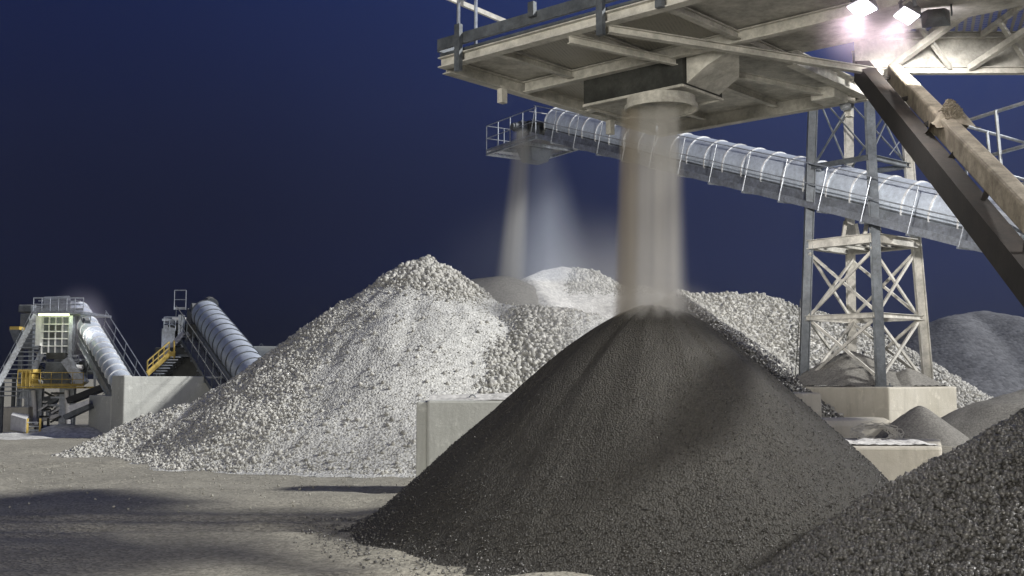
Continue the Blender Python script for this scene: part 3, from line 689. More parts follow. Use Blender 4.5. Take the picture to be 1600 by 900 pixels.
MB().hexa([ch + dh * a_ * .5 * k_ + sh * b_ * .5 * k_ + up * z_ for z_, k_ in ((-.35, .8), (.35, 1.2)) for a_, b_ in ((-1, -1), (1, -1), (1, 1), (-1, 1))]).build('discharge_chute', M['grey_steel'], t)
STREAM2_TOP = ch + up * -.3
# ---------------------------------------------------------------- screening platform overhead
ZP = 6.67
Lc = PZ(690, 104, ZP); v = Vector((math.cos(R(48.3)), math.sin(R(48.3)), 0)); u = Vector((math.sin(R(48.3)), -math.cos(R(48.3)), 0))
VL = 5.62; UL = 9.5; UF = 4.0
t = thing('hopper_platform', 'big dust-covered steel platform overhead, with a hopper and round spout below it', 'platform', tuple(Lc + u * 3 + v * 2.4 + Vector((0, 0, 0))))
def Q3(a, b, z=0): return Lc + u * a + v * b + up * z
# edge channels
for name_, a_, b_, ht in (('edge_beam', Q3(0, 0, .04), Q3(UL, 0, .04), .15), ('edge_beam', Q3(0, VL, .02), Q3(UF, VL, .02), .24), ('edge_beam', Q3(0, .1, .02), Q3(0, VL - .1, .02), .2), ('edge_beam', Q3(UF, VL * .55, .02), Q3(UF, VL, .02), .22)):
    MB().ibeam(a_, b_, 0.16, ht, up, 0.016).build(name_, M['beige'], t)
for b_ in (1.75,): MB().ibeam(Q3(0.1, b_, .02), Q3(UL, b_, .04), .12, .17, up, .016).build('main_beam', M['beige'], t)
MB().ibeam(Q3(.1, 3.35, .02), Q3(1.0, 3.35, .02), .15, .2, up, .016).build('main_beam', M['beige'], t)
for a_ in (1.05, 2.45, 3.9): MB().ibeam(Q3(a_, .1, .03), Q3(a_, VL - .1, .075), .10, .11, up, .014).build('cross_beam', M['beige'], t)
# floor panels, one mesh each
for i, (a0_, a1_, b0_, b1_) in enumerate(((.0, 1.05, .0, 1.75), (1.05, 2.45, .0, 1.75), (2.45, 3.9, .0, 1.75), (3.9, UL, .0, 3.3), (.0, 1.05, 1.75, 3.35), (.0, 1.05, 3.35, VL), (1.05, 2.45, 1.75, VL), (2.45, 3.9, 1.75, VL), (3.9, UF, 3.31, VL))):
    mt = M['dusty_panel'] if i in (1, 2, 3, 4, 5, 7) else M['beige']; g_ = .002
    MB().hexa([Q3(a_, b_, z_) for z_ in (.133, .15) for a_, b_ in ((a0_ + g_, b0_ + g_), (a1_ - g_, b0_ + g_), (a1_ - g_, b1_ - g_), (a0_ + g_, b1_ - g_))]).build('floor_panel', mt, t)
    if i in (1, 2, 4):     # expanded-metal sheet below the panel
        MB().hexa([Q3(a_, b_, z_) for z_ in (.10, .112) for a_, b_ in ((a0_ + .1, b0_ + .12), (a1_ - .1, b0_ + .12), (a1_ - .1, b1_ - .12), (a0_ + .1, b1_ - .12))]).build('mesh_sheet', M['grate_fine'], t)
# upper guard beams along the near edge, posts and handrails
MB().beam(Q3(-.02, -.05, .31), Q3(UL, -.05, .31), 0.05, 0.16).build('kick_beam', M['grey_steel'], t)
MB().beam(Q3(-.02, 0.0, .17), Q3(UL, 0, .17), 0.04, 0.035).build('kick_rail', M['grey_steel'], t)
MB().beam(Q3(-.05, -.02, .31), Q3(-.05, .4, .31), 0.05, 0.17).build('kick_beam', M['grey_steel'], t)
for a_, lo in ((.46, -.18), (1.85, .3), (3.0, -.2), (3.9, -.05)):
    MB().box(Q3(a_, -.12, (lo + .5) / 2), (.10, .07, .5 - lo), u, v, up).build('channel_post', M['grey_steel'], t)
mb = MB()
for a_, b_ in ((.46, -.12), (.5, .2), (3.0, -.12)): mb.tube(Q3(a_, b_, .2), Q3(a_, b_, 1.7), .026, 8)
for z_ in (.85, 1.35): mb.tube(Q3(.46, -.12, z_), Q3(UL, -.12, z_), .024, 8)
mb.build('handrail', M['galv'], t)
MB().beam(P(690, -8, 15.2), P(806, 41, 16.3), .045, .07).build('stay_bar', M['beige'], t)
# short stub legs under the far edges
for a_, b_, z_ in ((0.02, 1.3, -.17), (0.02, 4.1, -.19), (UF - .3, VL, -.2)):
    MB().box(Q3(a_, b_, z_), (.1, .12, .26), u, v, up).build('stub_bracket', M['beige'], t)
# hopper box and round spout
S1 = PZ(1033, 169, ZP - .62); sa = (S1 - Lc).dot(u); sb = (S1 - Lc).dot(v)
K0 = PZ(912, 120, ZP); ka = (K0 - Lc).dot(u); kb = (K0 - Lc).dot(v)
print('hopper corner', ka, kb, 'spout', sa, sb)
hz0, hz1 = -.42, -.02; HV = min(VL - .3, sb + .75)
hb0 = [Q3(ka, kb, hz0), Q3(ka + 1.75, kb, hz0), Q3(ka + 1.75, HV, hz0), Q3(ka, HV, hz0)]
MB().hexa(hb0 + [Q3(ka, kb, hz1), Q3(ka + 1.75, kb, hz1), Q3(ka + 1.75, HV, hz1), Q3(ka, HV, hz1)]).build('hopper', M['dark_steel'], t)
MB().hexa([q - up * .02 for q in hb0] + [q - up * .003 for q in hb0]).build('hopper_floor', M['dusty_panel'], t)
mb = MB()
for i in range(4): mb.beam(hb0[i] - up * .03, hb0[(i + 1) % 4] - up * .03, .05, .035)
mb.build('hopper_flange', M['beige'], t)
# sloping chute on the right side of the hopper
MB().hexa([Q3(ka + 1.76, kb + .1, hz0 + .02), Q3(ka + 2.1, kb + .1, -.2), Q3(ka + 2.1, HV - .1, -.2), Q3(ka + 1.76, HV - .1, hz0 + .02), Q3(ka + 1.76, kb + .1, hz1), Q3(ka + 2.6, kb + .1, hz1), Q3(ka + 1.9, HV - .1, hz1), Q3(ka + 1.76, HV - .1, hz1)]).build('side_chute', M['beige'], t)
o = MB().ring(S1 + up * .06, up, .47, .50, .16, 48).build('spout', M['beige'], t, smooth=False)
MB().ring(S1 + up * .0, up, .50, .53, .07, 48).build('spout_flange', M['beige'], o)
# spring along the far edge
mb = MB(); a0_ = Q3(ka + 2.6, VL - .16, -.16); a1_ = Q3(UF - .35, VL - .16, -.16); m = 34
pts = []
for i in range(m * 8 + 1): 
    an = 2 * math.pi * i / 8; q = a0_.lerp(a1_, i / (m * 8)); pts.append(q + up * math.sin(an) * .08 + v * math.cos(an) * .08)
mb.path(pts, .010, 5); mb.build('coil_spring', M['galv'], t)
# bracing below the right half
for (p_, q_, w_) in ((Q3(2.35, .05, -.08), Q3(3.9, 5.4, -.12), .08), (Q3(3.0, .05, -.08), Q3(4.9, 4.3, -.12), .10)):
    MB().ibeam(p_, q_, w_, .10, up, .012).build('diagonal_brace', M['beige'], t)
MB().box(Q3(3.7, 4.9, -.12), (.4, .5, .2), u, v, up).build('end_bracket', M['beige'], t, .02)
# ---------------------------------------------------------------- gallery to the right
t = thing('access_gallery', 'dusty raised gallery with grating floor at the top right edge, beside the hopper platform', 'walkway', P(1500, 110, 16.2))
gz = P(1500, 57, 16.2).z; gb = P(1500, 112, 16.2).z
x0 = P(1335, 60, 16.2).x; x1 = x0 + 9
MB().box(((x0 + x1) / 2, 16.2, (gz + gb) / 2), (x1 - x0, .03, gz - gb - .06)).build('fascia', M['dusty_panel'], t)
for z_ in (gz, gb): MB().ibeam((x0, 16.15, z_), (x1, 16.15, z_), .12, .1, up, .012).build('chord', M['beige'], t)
MB().ibeam((x0 - .4, 14.1, gz), (x1, 14.1, gz), .12, .14, up, .012).build('chord', M['beige'], t)
MB().box(((x0 + x1) / 2, 15.12, gz + .05), (x1 - x0, 1.95, .02)).build('grating', M['grate'], t)
for i in range(11):
    xx = x0 + .3 + i * .8
    MB().beam((xx, 14.1, gz), (xx, 16.1, gz), .06, .08).build('joist', M['beige'], t)
for i in range(7):
    xx = x0 + .5 + i * 1.2
    MB().beam((xx, 16.1, gb + .03), (xx + .7, 14.5, gz - .06), .09, .09).build('knee_brace', M['beige'], t)
    MB().beam((xx + .9, 16.09, gb + .03), (xx + .1, 15.3, gz - .06), .06, .06).build('knee_brace', M['beige'], t)
# inclined conveyor frame passing in front: dark lower beam and dust-caked upper tube
t = thing('feed_conveyor', 'dark inclined conveyor beam with a dust-caked upper chord, crossing the right edge', 'conveyor', (7.2, 5, 0))
b0 = P(1352, 118, 15.6); b1 = P(1612, 442, 9.3); dv = (b1 - b0); b2 = b0 + dv * 1.62
MB().beam(b0 - dv * .04, b2, .20, .30).build('lower_chord', M['brown'], t)
c0 = P(1400, 118, 15.2); c1 = P(1622, 350, 9.3); dv2 = (c1 - c0); c2 = c0 + dv2 * 1.6
MB().beam(c0 - dv2 * .03, c2, .18, .26).build('upper_chord', M['tube_dust'], t, .03)
for i in range(9):
    f = .02 + i * .19; MB().beam(b0 + dv * f, c0 + dv2 * f, .05, .05).build('web_bar', M['brown'], t)
# lump of caked dust and stones on the chord
lp = c0.lerp(c1, .47) + Vector((.05, 0, .16))
hh = Heap([[lp + up * .16]], slope=1.3, base=lp.z - .2, lump=.12, ls=5, fine=.06, round_=.04, toe=.02)
hh.mesh('caked_dust', M['tube_dust'], lp.x - .24, lp.x + .24, lp.y - .3, lp.y + .3, .015, t)
XX = RNG.uniform(lp.x - .11, lp.x + .11, 500); YY = RNG.uniform(lp.y - .2, lp.y + .2, 500); stones('caked_gravel', XX, YY, hh.h(XX, YY), RNG.uniform(.015, .05, 500), M['tube_dust'], t)
# rail stair at the right
t = thing('access_stair', 'galvanised handrails of an access stair behind the dust-caked beam, at the right edge', 'handrail', P(1560, 330, 14))
def rail(name, pts, r_=.02): MB().path(pts, r_, 8).build(name, M['galv'], t)
rail('top_rail', [P(1507, 190, 13.5), P(1612, 157, 12.6)], .024)
rail('top_rail', [P(1506, 196, 13.5), P(1612, 226, 14.8)])
rail('middle_rail', [P(1540, 245, 13.4), P(1612, 225, 12.7)], .024)
rail('middle_rail', [P(1570, 272, 14), P(1612, 284, 14.4)])
rail('middle_rail', [P(1588, 296, 13.0), P(1612, 290, 12.8)])
rail('post', [P(1556, 172, 13.0), P(1568, 300, 13.0)], .022)
rail('post', [P(1542, 204, 13.9), P(1547, 250, 13.9)])
rail('post', [P(1507, 190, 13.5), P(1512, 330, 13.5)])
rail('lower_rail', [P(1530, 305, 14.5), P(1612, 283, 13.6)])
MB().hexa([P(1515, 318, 14), P(1612, 375, 12), P(1660, 372, 13), P(1560, 318, 15)] + [q + up * .04 for q in (P(1515, 318, 14), P(1612, 375, 12), P(1660, 372, 13), P(1560, 318, 15))]).build('stair_floor', M['galv'], t)
# floodlights on the gallery
def floodlight(q, tgt, label, energy):
    q = Vector(q); t = thing('floodlight', label, 'lamp', tuple(q), 'yard floodlights')
    f = (Vector(tgt) - q).normalized(); sd = f.cross(up).normalized(); nn = sd.cross(f)
    MB().hexa([q + sd * a_ * .1 + nn * b_ * .07 - f * .12 for a_, b_ in ((-1, -1), (1, -1), (1, 1), (-1, 1))] + [q + sd * a_ * .17 + nn * b_ * .12 for a_, b_ in ((-1, -1), (1, -1), (1, 1), (-1, 1))]).build('housing', M['grey_steel'], t)
    MB().box(q + f * .008, (.3, .2, .012), sd, nn, f).build('glass', M['lamp'], t)
    mb = MB()
    for sg in (-1, 1): mb.beam(q + sd * sg * .185 - f * .05, q + sd * sg * .185 + up * .22, .02, .04)
    mb.beam(q - sd * .2 + up * .22, q + sd * .2 + up * .22, .04, .02); mb.build('bracket', M['grey_steel'], t)
    ld = bpy.data.lights.new('lamp_light', 'SPOT'); lo = bpy.data.objects.new('lamp_light', ld); COL.objects.link(lo)
    ld.energy = energy; ld.spot_size = R(75) if energy > 1000 else R(120); ld.spot_blend = .8; ld.shadow_soft_size = .15; ld.color = (1, .95, .9)
    lo.parent = t; lo.matrix_parent_inverse = Matrix.Translation(-q); lo.location = q + f * .06; aim(lo, f)
floodlight(P(1347, 12, 12.6), (1.5, 11.5, 1.5), 'bright floodlight under the gallery, nearer the hopper platform', 300)
floodlight(P(1417, 24, 12.6), (2.2, 12.5, 2.0), 'bright floodlight under the gallery, the farther one from the hopper platform', 300)
floodlight(P(1462, 30, 13.4), (9.6, 27, 1.2), 'floodlight added under the gallery to brighten the concrete footing of the lattice tower', 1900)  # extra lamp added to brighten the footing
floodlight(P(1352, 102, 16.6), (7.2, 37, 9.2), 'small floodlight added at the end of the gallery to brighten the long conveyor', 9000)  # extra lamp added to brighten the conveyor cover
MB().beam(P(1347, -20, 12.6), P(1475, -20, 12.9), .06, .06).build('lamp_bar', M['grey_steel'], bpy.data.objects['access_gallery'])

# ---------------------------------------------------------------- middle conveyor and its station
MA = P(322, 492, 47); MBp = P(416, 612, 36)
t, A, B, d, s, n = conveyor(MA, MBp, 0.62, 'dull covered conveyor rising left behind the high concrete wall, second from the left', GC, gap=0.95, hoop='grey_steel', railm='grey_steel', rail_side=1, hoop_w=.05)
MB().tube(A - d * .5 - s * .55, A - d * .5 + s * .55, .4, 18).build('head_drum', M['grey_steel'], t)
MB().tube(A - d * .5 + n * .35 - s * .3, A - d * 1.1 + n * .3 - s * .3, .3, 14).build('motor', M['grey_steel'], t)
mb = MB()
for sg in (-1, 1): mb.box(A - d * .5 + s * sg * .6 - n * .3, (1.3, .05, .7), d, s, n)
mb.build('drum_frame', M['grey_steel'], t)
# support station with stair
t = thing('conveyor_station', 'steel service frame with white stair and yellow rails, under the head of the second conveyor', 'steel frame', P(290, 585, 46))
def V3(px, py, D): return P(px, py, D)
for px_, y0_, y1_, D_, w_ in ((284, 492, 640, 45.5, .22), (309, 510, 640, 46, .09), (341, 540, 640, 44.5, .12), (350, 556, 640, 42.5, .09), (258, 512, 640, 46.5, .10), (270, 500, 640, 47.5, .10)):
    a_ = V3(px_, y0_, D_); MB().ibeam((a_.x, a_.y, 0), a_, w_, w_, (0, 1, 0), .02).build('column', M['galv'], t)
for y_ in (500, 517, 524): MB().beam(V3(255, y_, 46), V3(288, y_, 46), .3, .09).build('landing', M['galv'], t)
MB().box(V3(315, 530, 46), (2.8, .3, 1.3)).build('machine_body', M['dark_steel'], t, .05)
MB().box(V3(318, 570, 45), (3.6, 1.4, 1.4)).build('drive_housing', M['dark_steel'], t, .05)
MB().beam(V3(262, 556, 44), V3(345, 556, 44), .9, .10).build('floor', M['grey_steel'], t)
handrail([V3(272, 484, 46), V3(290, 484, 46)], .45 * 46 / 25, M['galv'], t, gap=.35)
handrail([V3(256, 512, 46), V3(284, 512, 46)], .45, M['galv'], t, gap=.4)
handrail([V3(256, 514, 45), V3(274, 517, 45)], .45, M['galv'], t, gap=.3)
handrail([V3(300, 556, 43.8), V3(345, 556, 43.8)], .55, M['grey_steel'], t, gap=.35)
MB().beam(V3(270, 498, 45.8), V3(290, 498, 45.8), .2, .1).build('landing', M['white'], t)
# white stair
mb = MB(); a_, b_ = V3(286, 520, 45), V3(252, 560, 44)
mb.beam(a_, b_, .04, .2); mb.beam(a_ + Vector((0, .8, 0)), b_ + Vector((0, .8, 0)), .04, .2)
for i in range(9): q = a_.lerp(b_, (i + .5) / 9); mb.box(q + Vector((0, .4, 0)), (.26, .78, .03))
mb.build('stair', M['white'], t)
MB().box(V3(263, 532, 45.5), (.55, .05, 1.0)).build('side_sheet', M['galv'], t)
mb = MB(); a_, b_ = V3(264, 554, 43), V3(230, 584, 42)
mb.beam(a_, b_, .05, .2); mb.beam(a_ + up * .5, b_ + up * .5, .04, .04); mb.beam(a_ + up * .27, b_ + up * .27, .03, .03)
for i in range(5): q = a_.lerp(b_, i / 4); mb.beam(q, q + up * .5, .04, .04)
mb.beam(V3(262, 553, 43), V3(274, 553, 43), .1, .2); mb.beam(V3(272, 532, 43), V3(272, 560, 43), .05, .05)
mb.build('yellow_handrail', M['yellow'], t)
mb = MB()
for i in range(7): q = V3(278 - i * 4.2, 558 + i * 4.3, 43.4); mb.box(q, (.45, .7, .04))
mb.build('lower_stair', M['galv'], t)

# ---------------------------------------------------------------- left plant
t = thing('screening_plant', 'white dusty screening tower at far left with a yellow-green lamp under its top deck', 'plant building', P(88, 672, 43))
def PB(mb, x0, x1, y0, y1, D, dep, pad=0):
    """box whose front face fills x0..x1, y0..y1 of the photo at distance D"""
    a = P(x0, y1, D); b = P(x1, y0, D); return mb.box(((a.x + b.x) / 2, D + dep / 2, (a.z + b.z) / 2), (b.x - a.x, dep, b.z - a.z))
o = PB(MB(), 60, 118, 494, 553, 43, 2.2).build('tower_body', M['grey_steel'], t)
mb = MB()
for i in range(5): x_ = 65 + i * 10.4; PB(mb, x_ - .8, x_ + .8, 494, 553, 42.86, .14)
for j in range(6): y_ = 495 + j * 11.4; PB(mb, 64, 108, y_ - .75, y_ + .75, 42.88, .11)
mb.build('wall_grid', M['white'], o)
mb = MB()
for i in range(4):
    for j in range(5):
        if (i, j) in ((1, 1), (2, 1), (1, 2), (2, 2)): PB(mb, 67 + i * 10.4, 73.5 + i * 10.4, 497 + j * 11.4, 504.5 + j * 11.4, 42.96, .03)
mb.build('opening', M['dark_steel'], o)
PB(MB(), 54.5, 64, 493, 540, 42.7, .6).build('corner_column', M['white'], t)
PB(MB(), 106, 114, 493, 560, 42.8, .5).build('corner_column', M['galv'], t)
PB(MB(), 51, 130, 486.5, 490, 42.2, 3.0).build('top_deck', M['galv'], t)
handrail([P(52, 486, 42.25), P(130, 486, 42.25)], .52, M['galv'], t, gap=.33, r_=.016)
handrail([P(52, 486, 44.8), P(130, 486, 44.8)], .52, M['galv'], t, gap=.33, r_=.016)
PB(MB(), 66, 112, 470, 486, 43.5, 1.2).build('top_machine', M['galv'], t, .06)
MB().tube(P(70, 470, 43.8), P(108, 468, 43.8), .16, 12).build('top_drum', M['galv'], t)
PB(MB(), 60, 107, 490.4, 493.2, 42.3, .08).build('strip_lamp', M['strip'], t)
ld = bpy.data.lights.new('strip_light', 'AREA'); lo = bpy.data.objects.new('strip_light', ld); COL.objects.link(lo); ld.shape = 'RECTANGLE'; ld.size = 1.2; ld.size_y = .1; ld.energy = 6; ld.color = (.9, 1, .7)
lo.location = P(84, 495, 42.0); aim(lo, (0, .5, -1)); lo.parent = t; lo.matrix_parent_inverse = Matrix.Translation(-t.location)
# hopper and frame below
mb = MB()
for x_ in (60, 72, 84, 98, 112, 122): PB(mb, x_ - .8, x_ + .8, 553, 600, 42.9, .08)
for y_ in (556, 566, 578, 590): PB(mb, 58, 122, y_ - .8, y_ + .8, 42.85, .08)
mb.build('frame', M['galv'], t)
PB(MB(), 72, 101, 551, 561, 42.6, .8).build('screen_window', M['dark_steel'], t)
MB().hexa([P(66, 605, 42.6), P(110, 605, 42.6), P(110, 605, 44.5), P(66, 605, 44.5), P(72, 566, 42.6), P(104, 566, 42.6), P(104, 566, 44.5), P(72, 566, 44.5)]).build('hopper', M['grey_steel'], t)
MB().beam(P(104, 562, 42.5), P(131, 600, 42.5), .5, .30).build('chute', M['galv'], t)
for i, (x_, y0_, y1_) in enumerate(((48, 607, 668), (62, 600, 668), (101, 607, 668), (112, 600, 660))):
    a_ = P(x_, y0_, 42.8); MB().ibeam((a_.x, 42.8, 0), a_, .3, .24, (0, 1, 0), .03).build('leg', M['galv'], t)
# machinery between the legs
for i in range(9):
    x_ = random.uniform(66, 98); y_ = random.uniform(618, 655); q = P(x_, y_, 43.2)
    MB().tube(q - Vector((random.uniform(.1, .3), 0, random.uniform(-.1, .1))), q + Vector((random.uniform(.1, .35), -.1, random.uniform(-.1, .1))), random.uniform(.1, .2), 12).build('roller', M['galv'] if i % 3 else M['white'], t)
MB().beam(P(64, 640, 43), P(108, 612, 43), .5, .16).build('screen_deck', M['grey_steel'], t)
MB().beam(P(64, 656, 43), P(100, 648, 43), .5, .14).build('screen_deck', M['white'], t)
rp = random.Random(3)
for i in range(34):
    x_ = rp.uniform(58, 122); y_ = rp.uniform(562, 600); q = P(x_, y_, 42.6 + rp.uniform(0, .9)); k_ = i % 4; L_ = rp.uniform(.15, .5)
    dr_ = Vector(rp.choice(((1, 0, 0), (0, 0, 1), (.7, 0, .7), (-.7, 0, .7)))); mt = M[rp.choice(('galv', 'white', 'grey_steel', 'galv'))]
    if k_ == 0: MB().tube(q - dr_ * L_ / 2, q + dr_ * L_ / 2, rp.uniform(.04, .1), 10).build('pipe', mt, t)
    elif k_ == 1: MB().box(q, (rp.uniform(.15, .35), .2, rp.uniform(.12, .3))).build('drive_unit', mt, t, .02)
    else: MB().beam(q - dr_ * L_, q + dr_ * L_, .06, .06).build('strut', mt, t)
for i in range(16):
    x_ = rp.uniform(64, 100); y_ = rp.uniform(612, 662); q = P(x_, y_, 42.5 + rp.uniform(0, .6)); L_ = rp.uniform(.15, .45)
    dr_ = Vector(rp.choice(((1, 0, 0), (0, 0, 1), (.8, 0, .5), (.8, 0, -.4)))); MB().beam(q - dr_ * L_, q + dr_ * L_, .08, .07).build('strut', M[rp.choice(('galv', 'white', 'dark_steel'))], t)
for x_ in (52, 104): MB().tube(P(x_, 610, 42.5), P(x_ + 3, 664, 42.5), .09, 10).build('pipe', M['white'], t)
for y_ in (470, 476): MB().beam(P(60, y_, 43.2), P(126, y_, 43.2), .05, .05).build('strut', M['galv'], t)
# yellow deck
PB(MB(), 27, 131, 604.5, 607, 41.6, 1.4).build('yellow_deck', M['yellow'], t)
handrail([P(46, 604, 41.6), P(130, 604, 41.6)], .53, M['yellow'], t, 'yellow_handrail', gap=.38, r_=.014)
PB(MB(), 28, 52, 577, 582, 41.8, .7).build('guard_cabinet', M['yellow'], t); PB(MB(), 34, 50, 582, 602, 41.9, .6).build('guard_cabinet', M['yellow'], t)
handrail([P(27, 604, 41.55), P(46, 604, 41.55)], .6, M['yellow'], t, 'yellow_handrail', gap=.15, r_=.014)
mb = MB()
for x_ in (27, 33, 38, 44): PB(mb, x_ - .6, x_ + .6, 608, 640, 42, .06)
for y_ in (610, 622, 636): PB(mb, 26, 45, y_ - .6, y_ + .6, 41.96, .06)
mb.build('lattice_panel', M['galv'], t)
# right-hand service frame
mb = MB()
for a_, b_ in (((128, 540), (160, 600)), ((118, 562), (150, 562)), ((118, 580), (156, 580)), ((135, 545), (135, 600)), ((148, 560), (148, 605)), ((118, 600), (150, 560)), ((120, 545), (135, 545))): mb.beam(P(a_[0], a_[1], 43.4), P(b_[0], b_[1], 43.4), .07, .07)
mb.build('service_frame', M['galv'], t)
MB().box(P(132, 575, 44), (1.2, 1, .5)).build('drive_box', M['grey_steel'], t)
FL_PLANT = (P(134, 502, 41.6), P(80, 590, 43))
# wide stair of the plant
t = thing('steel_staircase', 'wide grey steel staircase climbing right along the left side of the screening tower', 'staircase', P(10, 660, 43.5))
a_, b_ = P(56, 492, 43.2), P(-14, 622, 42.6); off_ = Vector((1.05, 0, 0)); 
MB().beam(a_, b_, .06, .22).build('stringer', M['galv'], t); MB().beam(a_ + off_ + Vector((-.2, .1, 0)), b_ + off_ + Vector((0.1, .1, 0)), .06, .22).build('stringer', M['galv'], t)
for i in range(19):
    q = a_.lerp(b_, (i + .5) / 19); MB().box(q + off_ * .5 + Vector((0, .35, 0)), (.98, .7, .035)).build('tread', M['galv'], t)
handrail([a_ + Vector((0, -.05, .02)), b_ + Vector((0, -.05, .02))], .38, M['galv'], t, gap=.5, r_=.016)
for x_ in (4, 22): q = P(x_, 596, 43.5); MB().beam((q.x, 43.5, 0), (q.x, 43.5, q.z + (.3 if x_ > 10 else 0)), .12, .12).build('column', M['grey_steel'], t)
# back tower behind the stair
t = thing('rear_hopper', 'dim hopper tower with a yellow guard, half hidden behind the left staircase', 'hopper', P(35, 670, 47))
PB(MB(), 30, 52, 490, 545, 47, 1.5).build('body', M['grey_steel'], t); PB(MB(), 28, 50, 476, 488, 47, 1.3).build('head', M['grey_steel'], t, .05)
PB(MB(), 15, 30, 510, 515, 46.5, 1.0).build('yellow_guard', M['yellow'], t)
MB().hexa([P(22, 535, 46.5), P(30, 535, 46.5), P(30, 535, 47.5), P(22, 535, 47.5), P(14, 515, 46.5), P(31, 515, 46.5), P(31, 515, 47.5), P(14, 515, 47.5)]).build('funnel', M['grey_steel'], t)
for x_ in (33, 49): q = P(x_, 545, 47.2); MB().beam((q.x, 47.2, 0), (q.x, 47.2, q.z), .16, .16).build('column', M['grey_steel'], t)
# left conveyor
conveyor(P(124, 486, 44.5), P(204, 622, 38.6), 0.38, 'leftmost covered conveyor with ribbed cover, beside the white screening tower', GC, gap=.5, hoop='hoop', railm='galv', rail_side=-1, hoop_w=.035, rail_h=.8)
# blocks and bits at its foot
wall_block('plant_footing', 'pale concrete block at the foot of the left staircase', strip(P(5, 640, 42), P(44, 640, 42), 1.0), -.3, P(5, 636, 42).z, M['concrete_warm'], 'concrete block')
o = MB().hexa([P(16, 672, 40.5), P(40, 676, 39.6), P(41, 655, 39.6), P(17, 648, 40.5), P(20, 668, 41.5), P(46, 664, 41.0), P(46, 648, 41.0), P(20, 644, 41.5)]).build('concrete_block', M['white'], None, .02); prop(o, 'tilted whitish concrete slab lying left of the small ladder, before the plant', 'concrete block')
t = thing('step_ladder', 'small orange-sided step ladder at the foot of the screening tower', 'ladder', P(50, 675, 39.8))
for x_ in (43.5, 63): MB().beam(P(x_, 654, 39.8), P(x_ - 1, 678, 39.7), .07, .07).build('side_rail', M['yellow'], t)
for y_ in (660, 666, 672): MB().beam(P(43, y_, 39.8), P(63, y_, 39.8), .12, .04).build('rung', M['galv'], t)
o = MB().hexa([P(110, 643, 39.6), P(139, 631, 39.6), P(139, 631, 40.2), P(110, 643, 40.2), P(107, 634, 39.6), P(138, 624.5, 39.6), P(138, 624.5, 40.2), P(107, 634, 40.2)]).build('sheet_cover', M['white'], None); prop(o, 'bright white sloping sheet cover beside the legs of the screening tower', 'sheet cover')
o = MB().beam(P(104, 652, 39.9), P(142, 634, 39.9), .5, .18).build('belt_frame', M['grey_steel'], None); prop(o, 'dark belt frame under the bright white sloping sheet', 'conveyor frame')
o = MB().beam(P(110, 626, 41), P(176, 600, 41), .7, .22).build('transfer_belt', M['belt'], None); prop(o, 'dark transfer belt running from the screening tower towards the left concrete wall', 'conveyor')
hx = Heap([[P(100, 662, 40.5), P(140, 668, 40)], [P(20, 676, 40), P(60, 684, 38.5)]], slope=.4, lump=.1, ls=.7, round_=.4)
o = hx.mesh('dust_drift', M['white_dust'], -22, -13, 35, 43, .12); prop(o, 'low drift of white dust round the feet of the screening tower', 'dust', kind='stuff')
# loose stones on open ground
n = 9000; X = RNG.uniform(-16, 12, n); Y = RNG.normal(24, 3.2, n)
d_ = np.exp(-((Y - 23) / 6) ** 2) * (RNG.random(n) < .6); S = .012 + .06 * RNG.random(n) ** 5
ok = (d_ > .2) & (X < 8 - 0) & ~((X > a.x - .4 if False else X > 50))
Zs = 0.02 + (0.10 * fbm(X, Y, 0.22, 3) + 0.035 * fbm(X, Y, 1.7, 3)) * clip01(1 - np.hypot(X, Y - 20) / 80) - .02
stones('loose_stones', X[ok], Y[ok], Zs[ok], S[ok], M['stone_beige'])
prop(bpy.data.objects['loose_stones'], 'loose pale stones strewn over the open ground', 'stones')

# ---------------------------------------------------------------- falling material and dust in the air
def vol_column(name, label, top, bot, r0, r1, mat, n=40):
    """closed lathe in object space: unit radius scaled by the object so that falloff stays radial"""
    top = Vector(top); bot = Vector(bot); Lz = top.z - bot.z
    mb = MB(); vs = []; K = 10
    for k in range(K + 1):
        for i in range(n): an = 2 * math.pi * i / n; tp = 1 - (1 - r0 / r1) * k / K; vs.append((math.cos(an) * tp, math.sin(an) * tp, k / K))
    fs = [tuple(range(n - 1, -1, -1)), tuple(K * n + i for i in range(n))]
    for k in range(K): fs += [(k * n + i, k * n + (i + 1) % n, (k + 1) * n + (i + 1) % n, (k + 1) * n + i) for i in range(n)]
    mb.add(vs, fs); o = mb.build(name, mat, None)
    o.matrix_world = Matrix(((r1, 0, top.x - bot.x, bot.x), (0, r1, top.y - bot.y, bot.y), (0, 0, Lz, bot.z), (0, 0, 0, 1)))
    return prop(o, label, 'falling material', kind='stuff')
def vol_cloud(name, label, c, rad, mat, tilt=0):
    import bmesh
    me = bpy.data.meshes.new(name); bm = bmesh.new(); bmesh.ops.create_icosphere(bm, subdivisions=3, radius=1.0); bm.to_mesh(me); bm.free()
    o = link_mesh(name, me, mat); o.location = c; o.scale = rad; o.rotation_euler = (0, tilt, 0)
    return prop(o, label, 'dust', kind='stuff')
s1b = P(1016, 500, 15.95); S1b = Vector((s1b.x, S1.y + .1, 4.0 if s1b.z > 4.0 else s1b.z)); S1b.z = s1b.z - 1.3
vol_column('grit_stream', 'dense beige stream of grit falling from the round spout onto the dark heap', S1 + up * .0, S1b, .43, .62, m_volume('grit_stream', (.985, .97, .93), 4.6, taper=1 - .43 / .62, soft=.5, noise_sc=3.2, stretch=(1, 1, .04), nlow=.12))
vol_column('grit_core', 'dense brown strand of grit along the left side of the near falling stream', S1 + Vector((-.29, .05, 0)), S1b + Vector((-.42, .05, 0)),  .17, .24, m_volume('grit_core', (.68, .62, .52), 8.0, taper=.25, soft=.6, noise_sc=2, stretch=(1, 1, .04), nlow=.5))
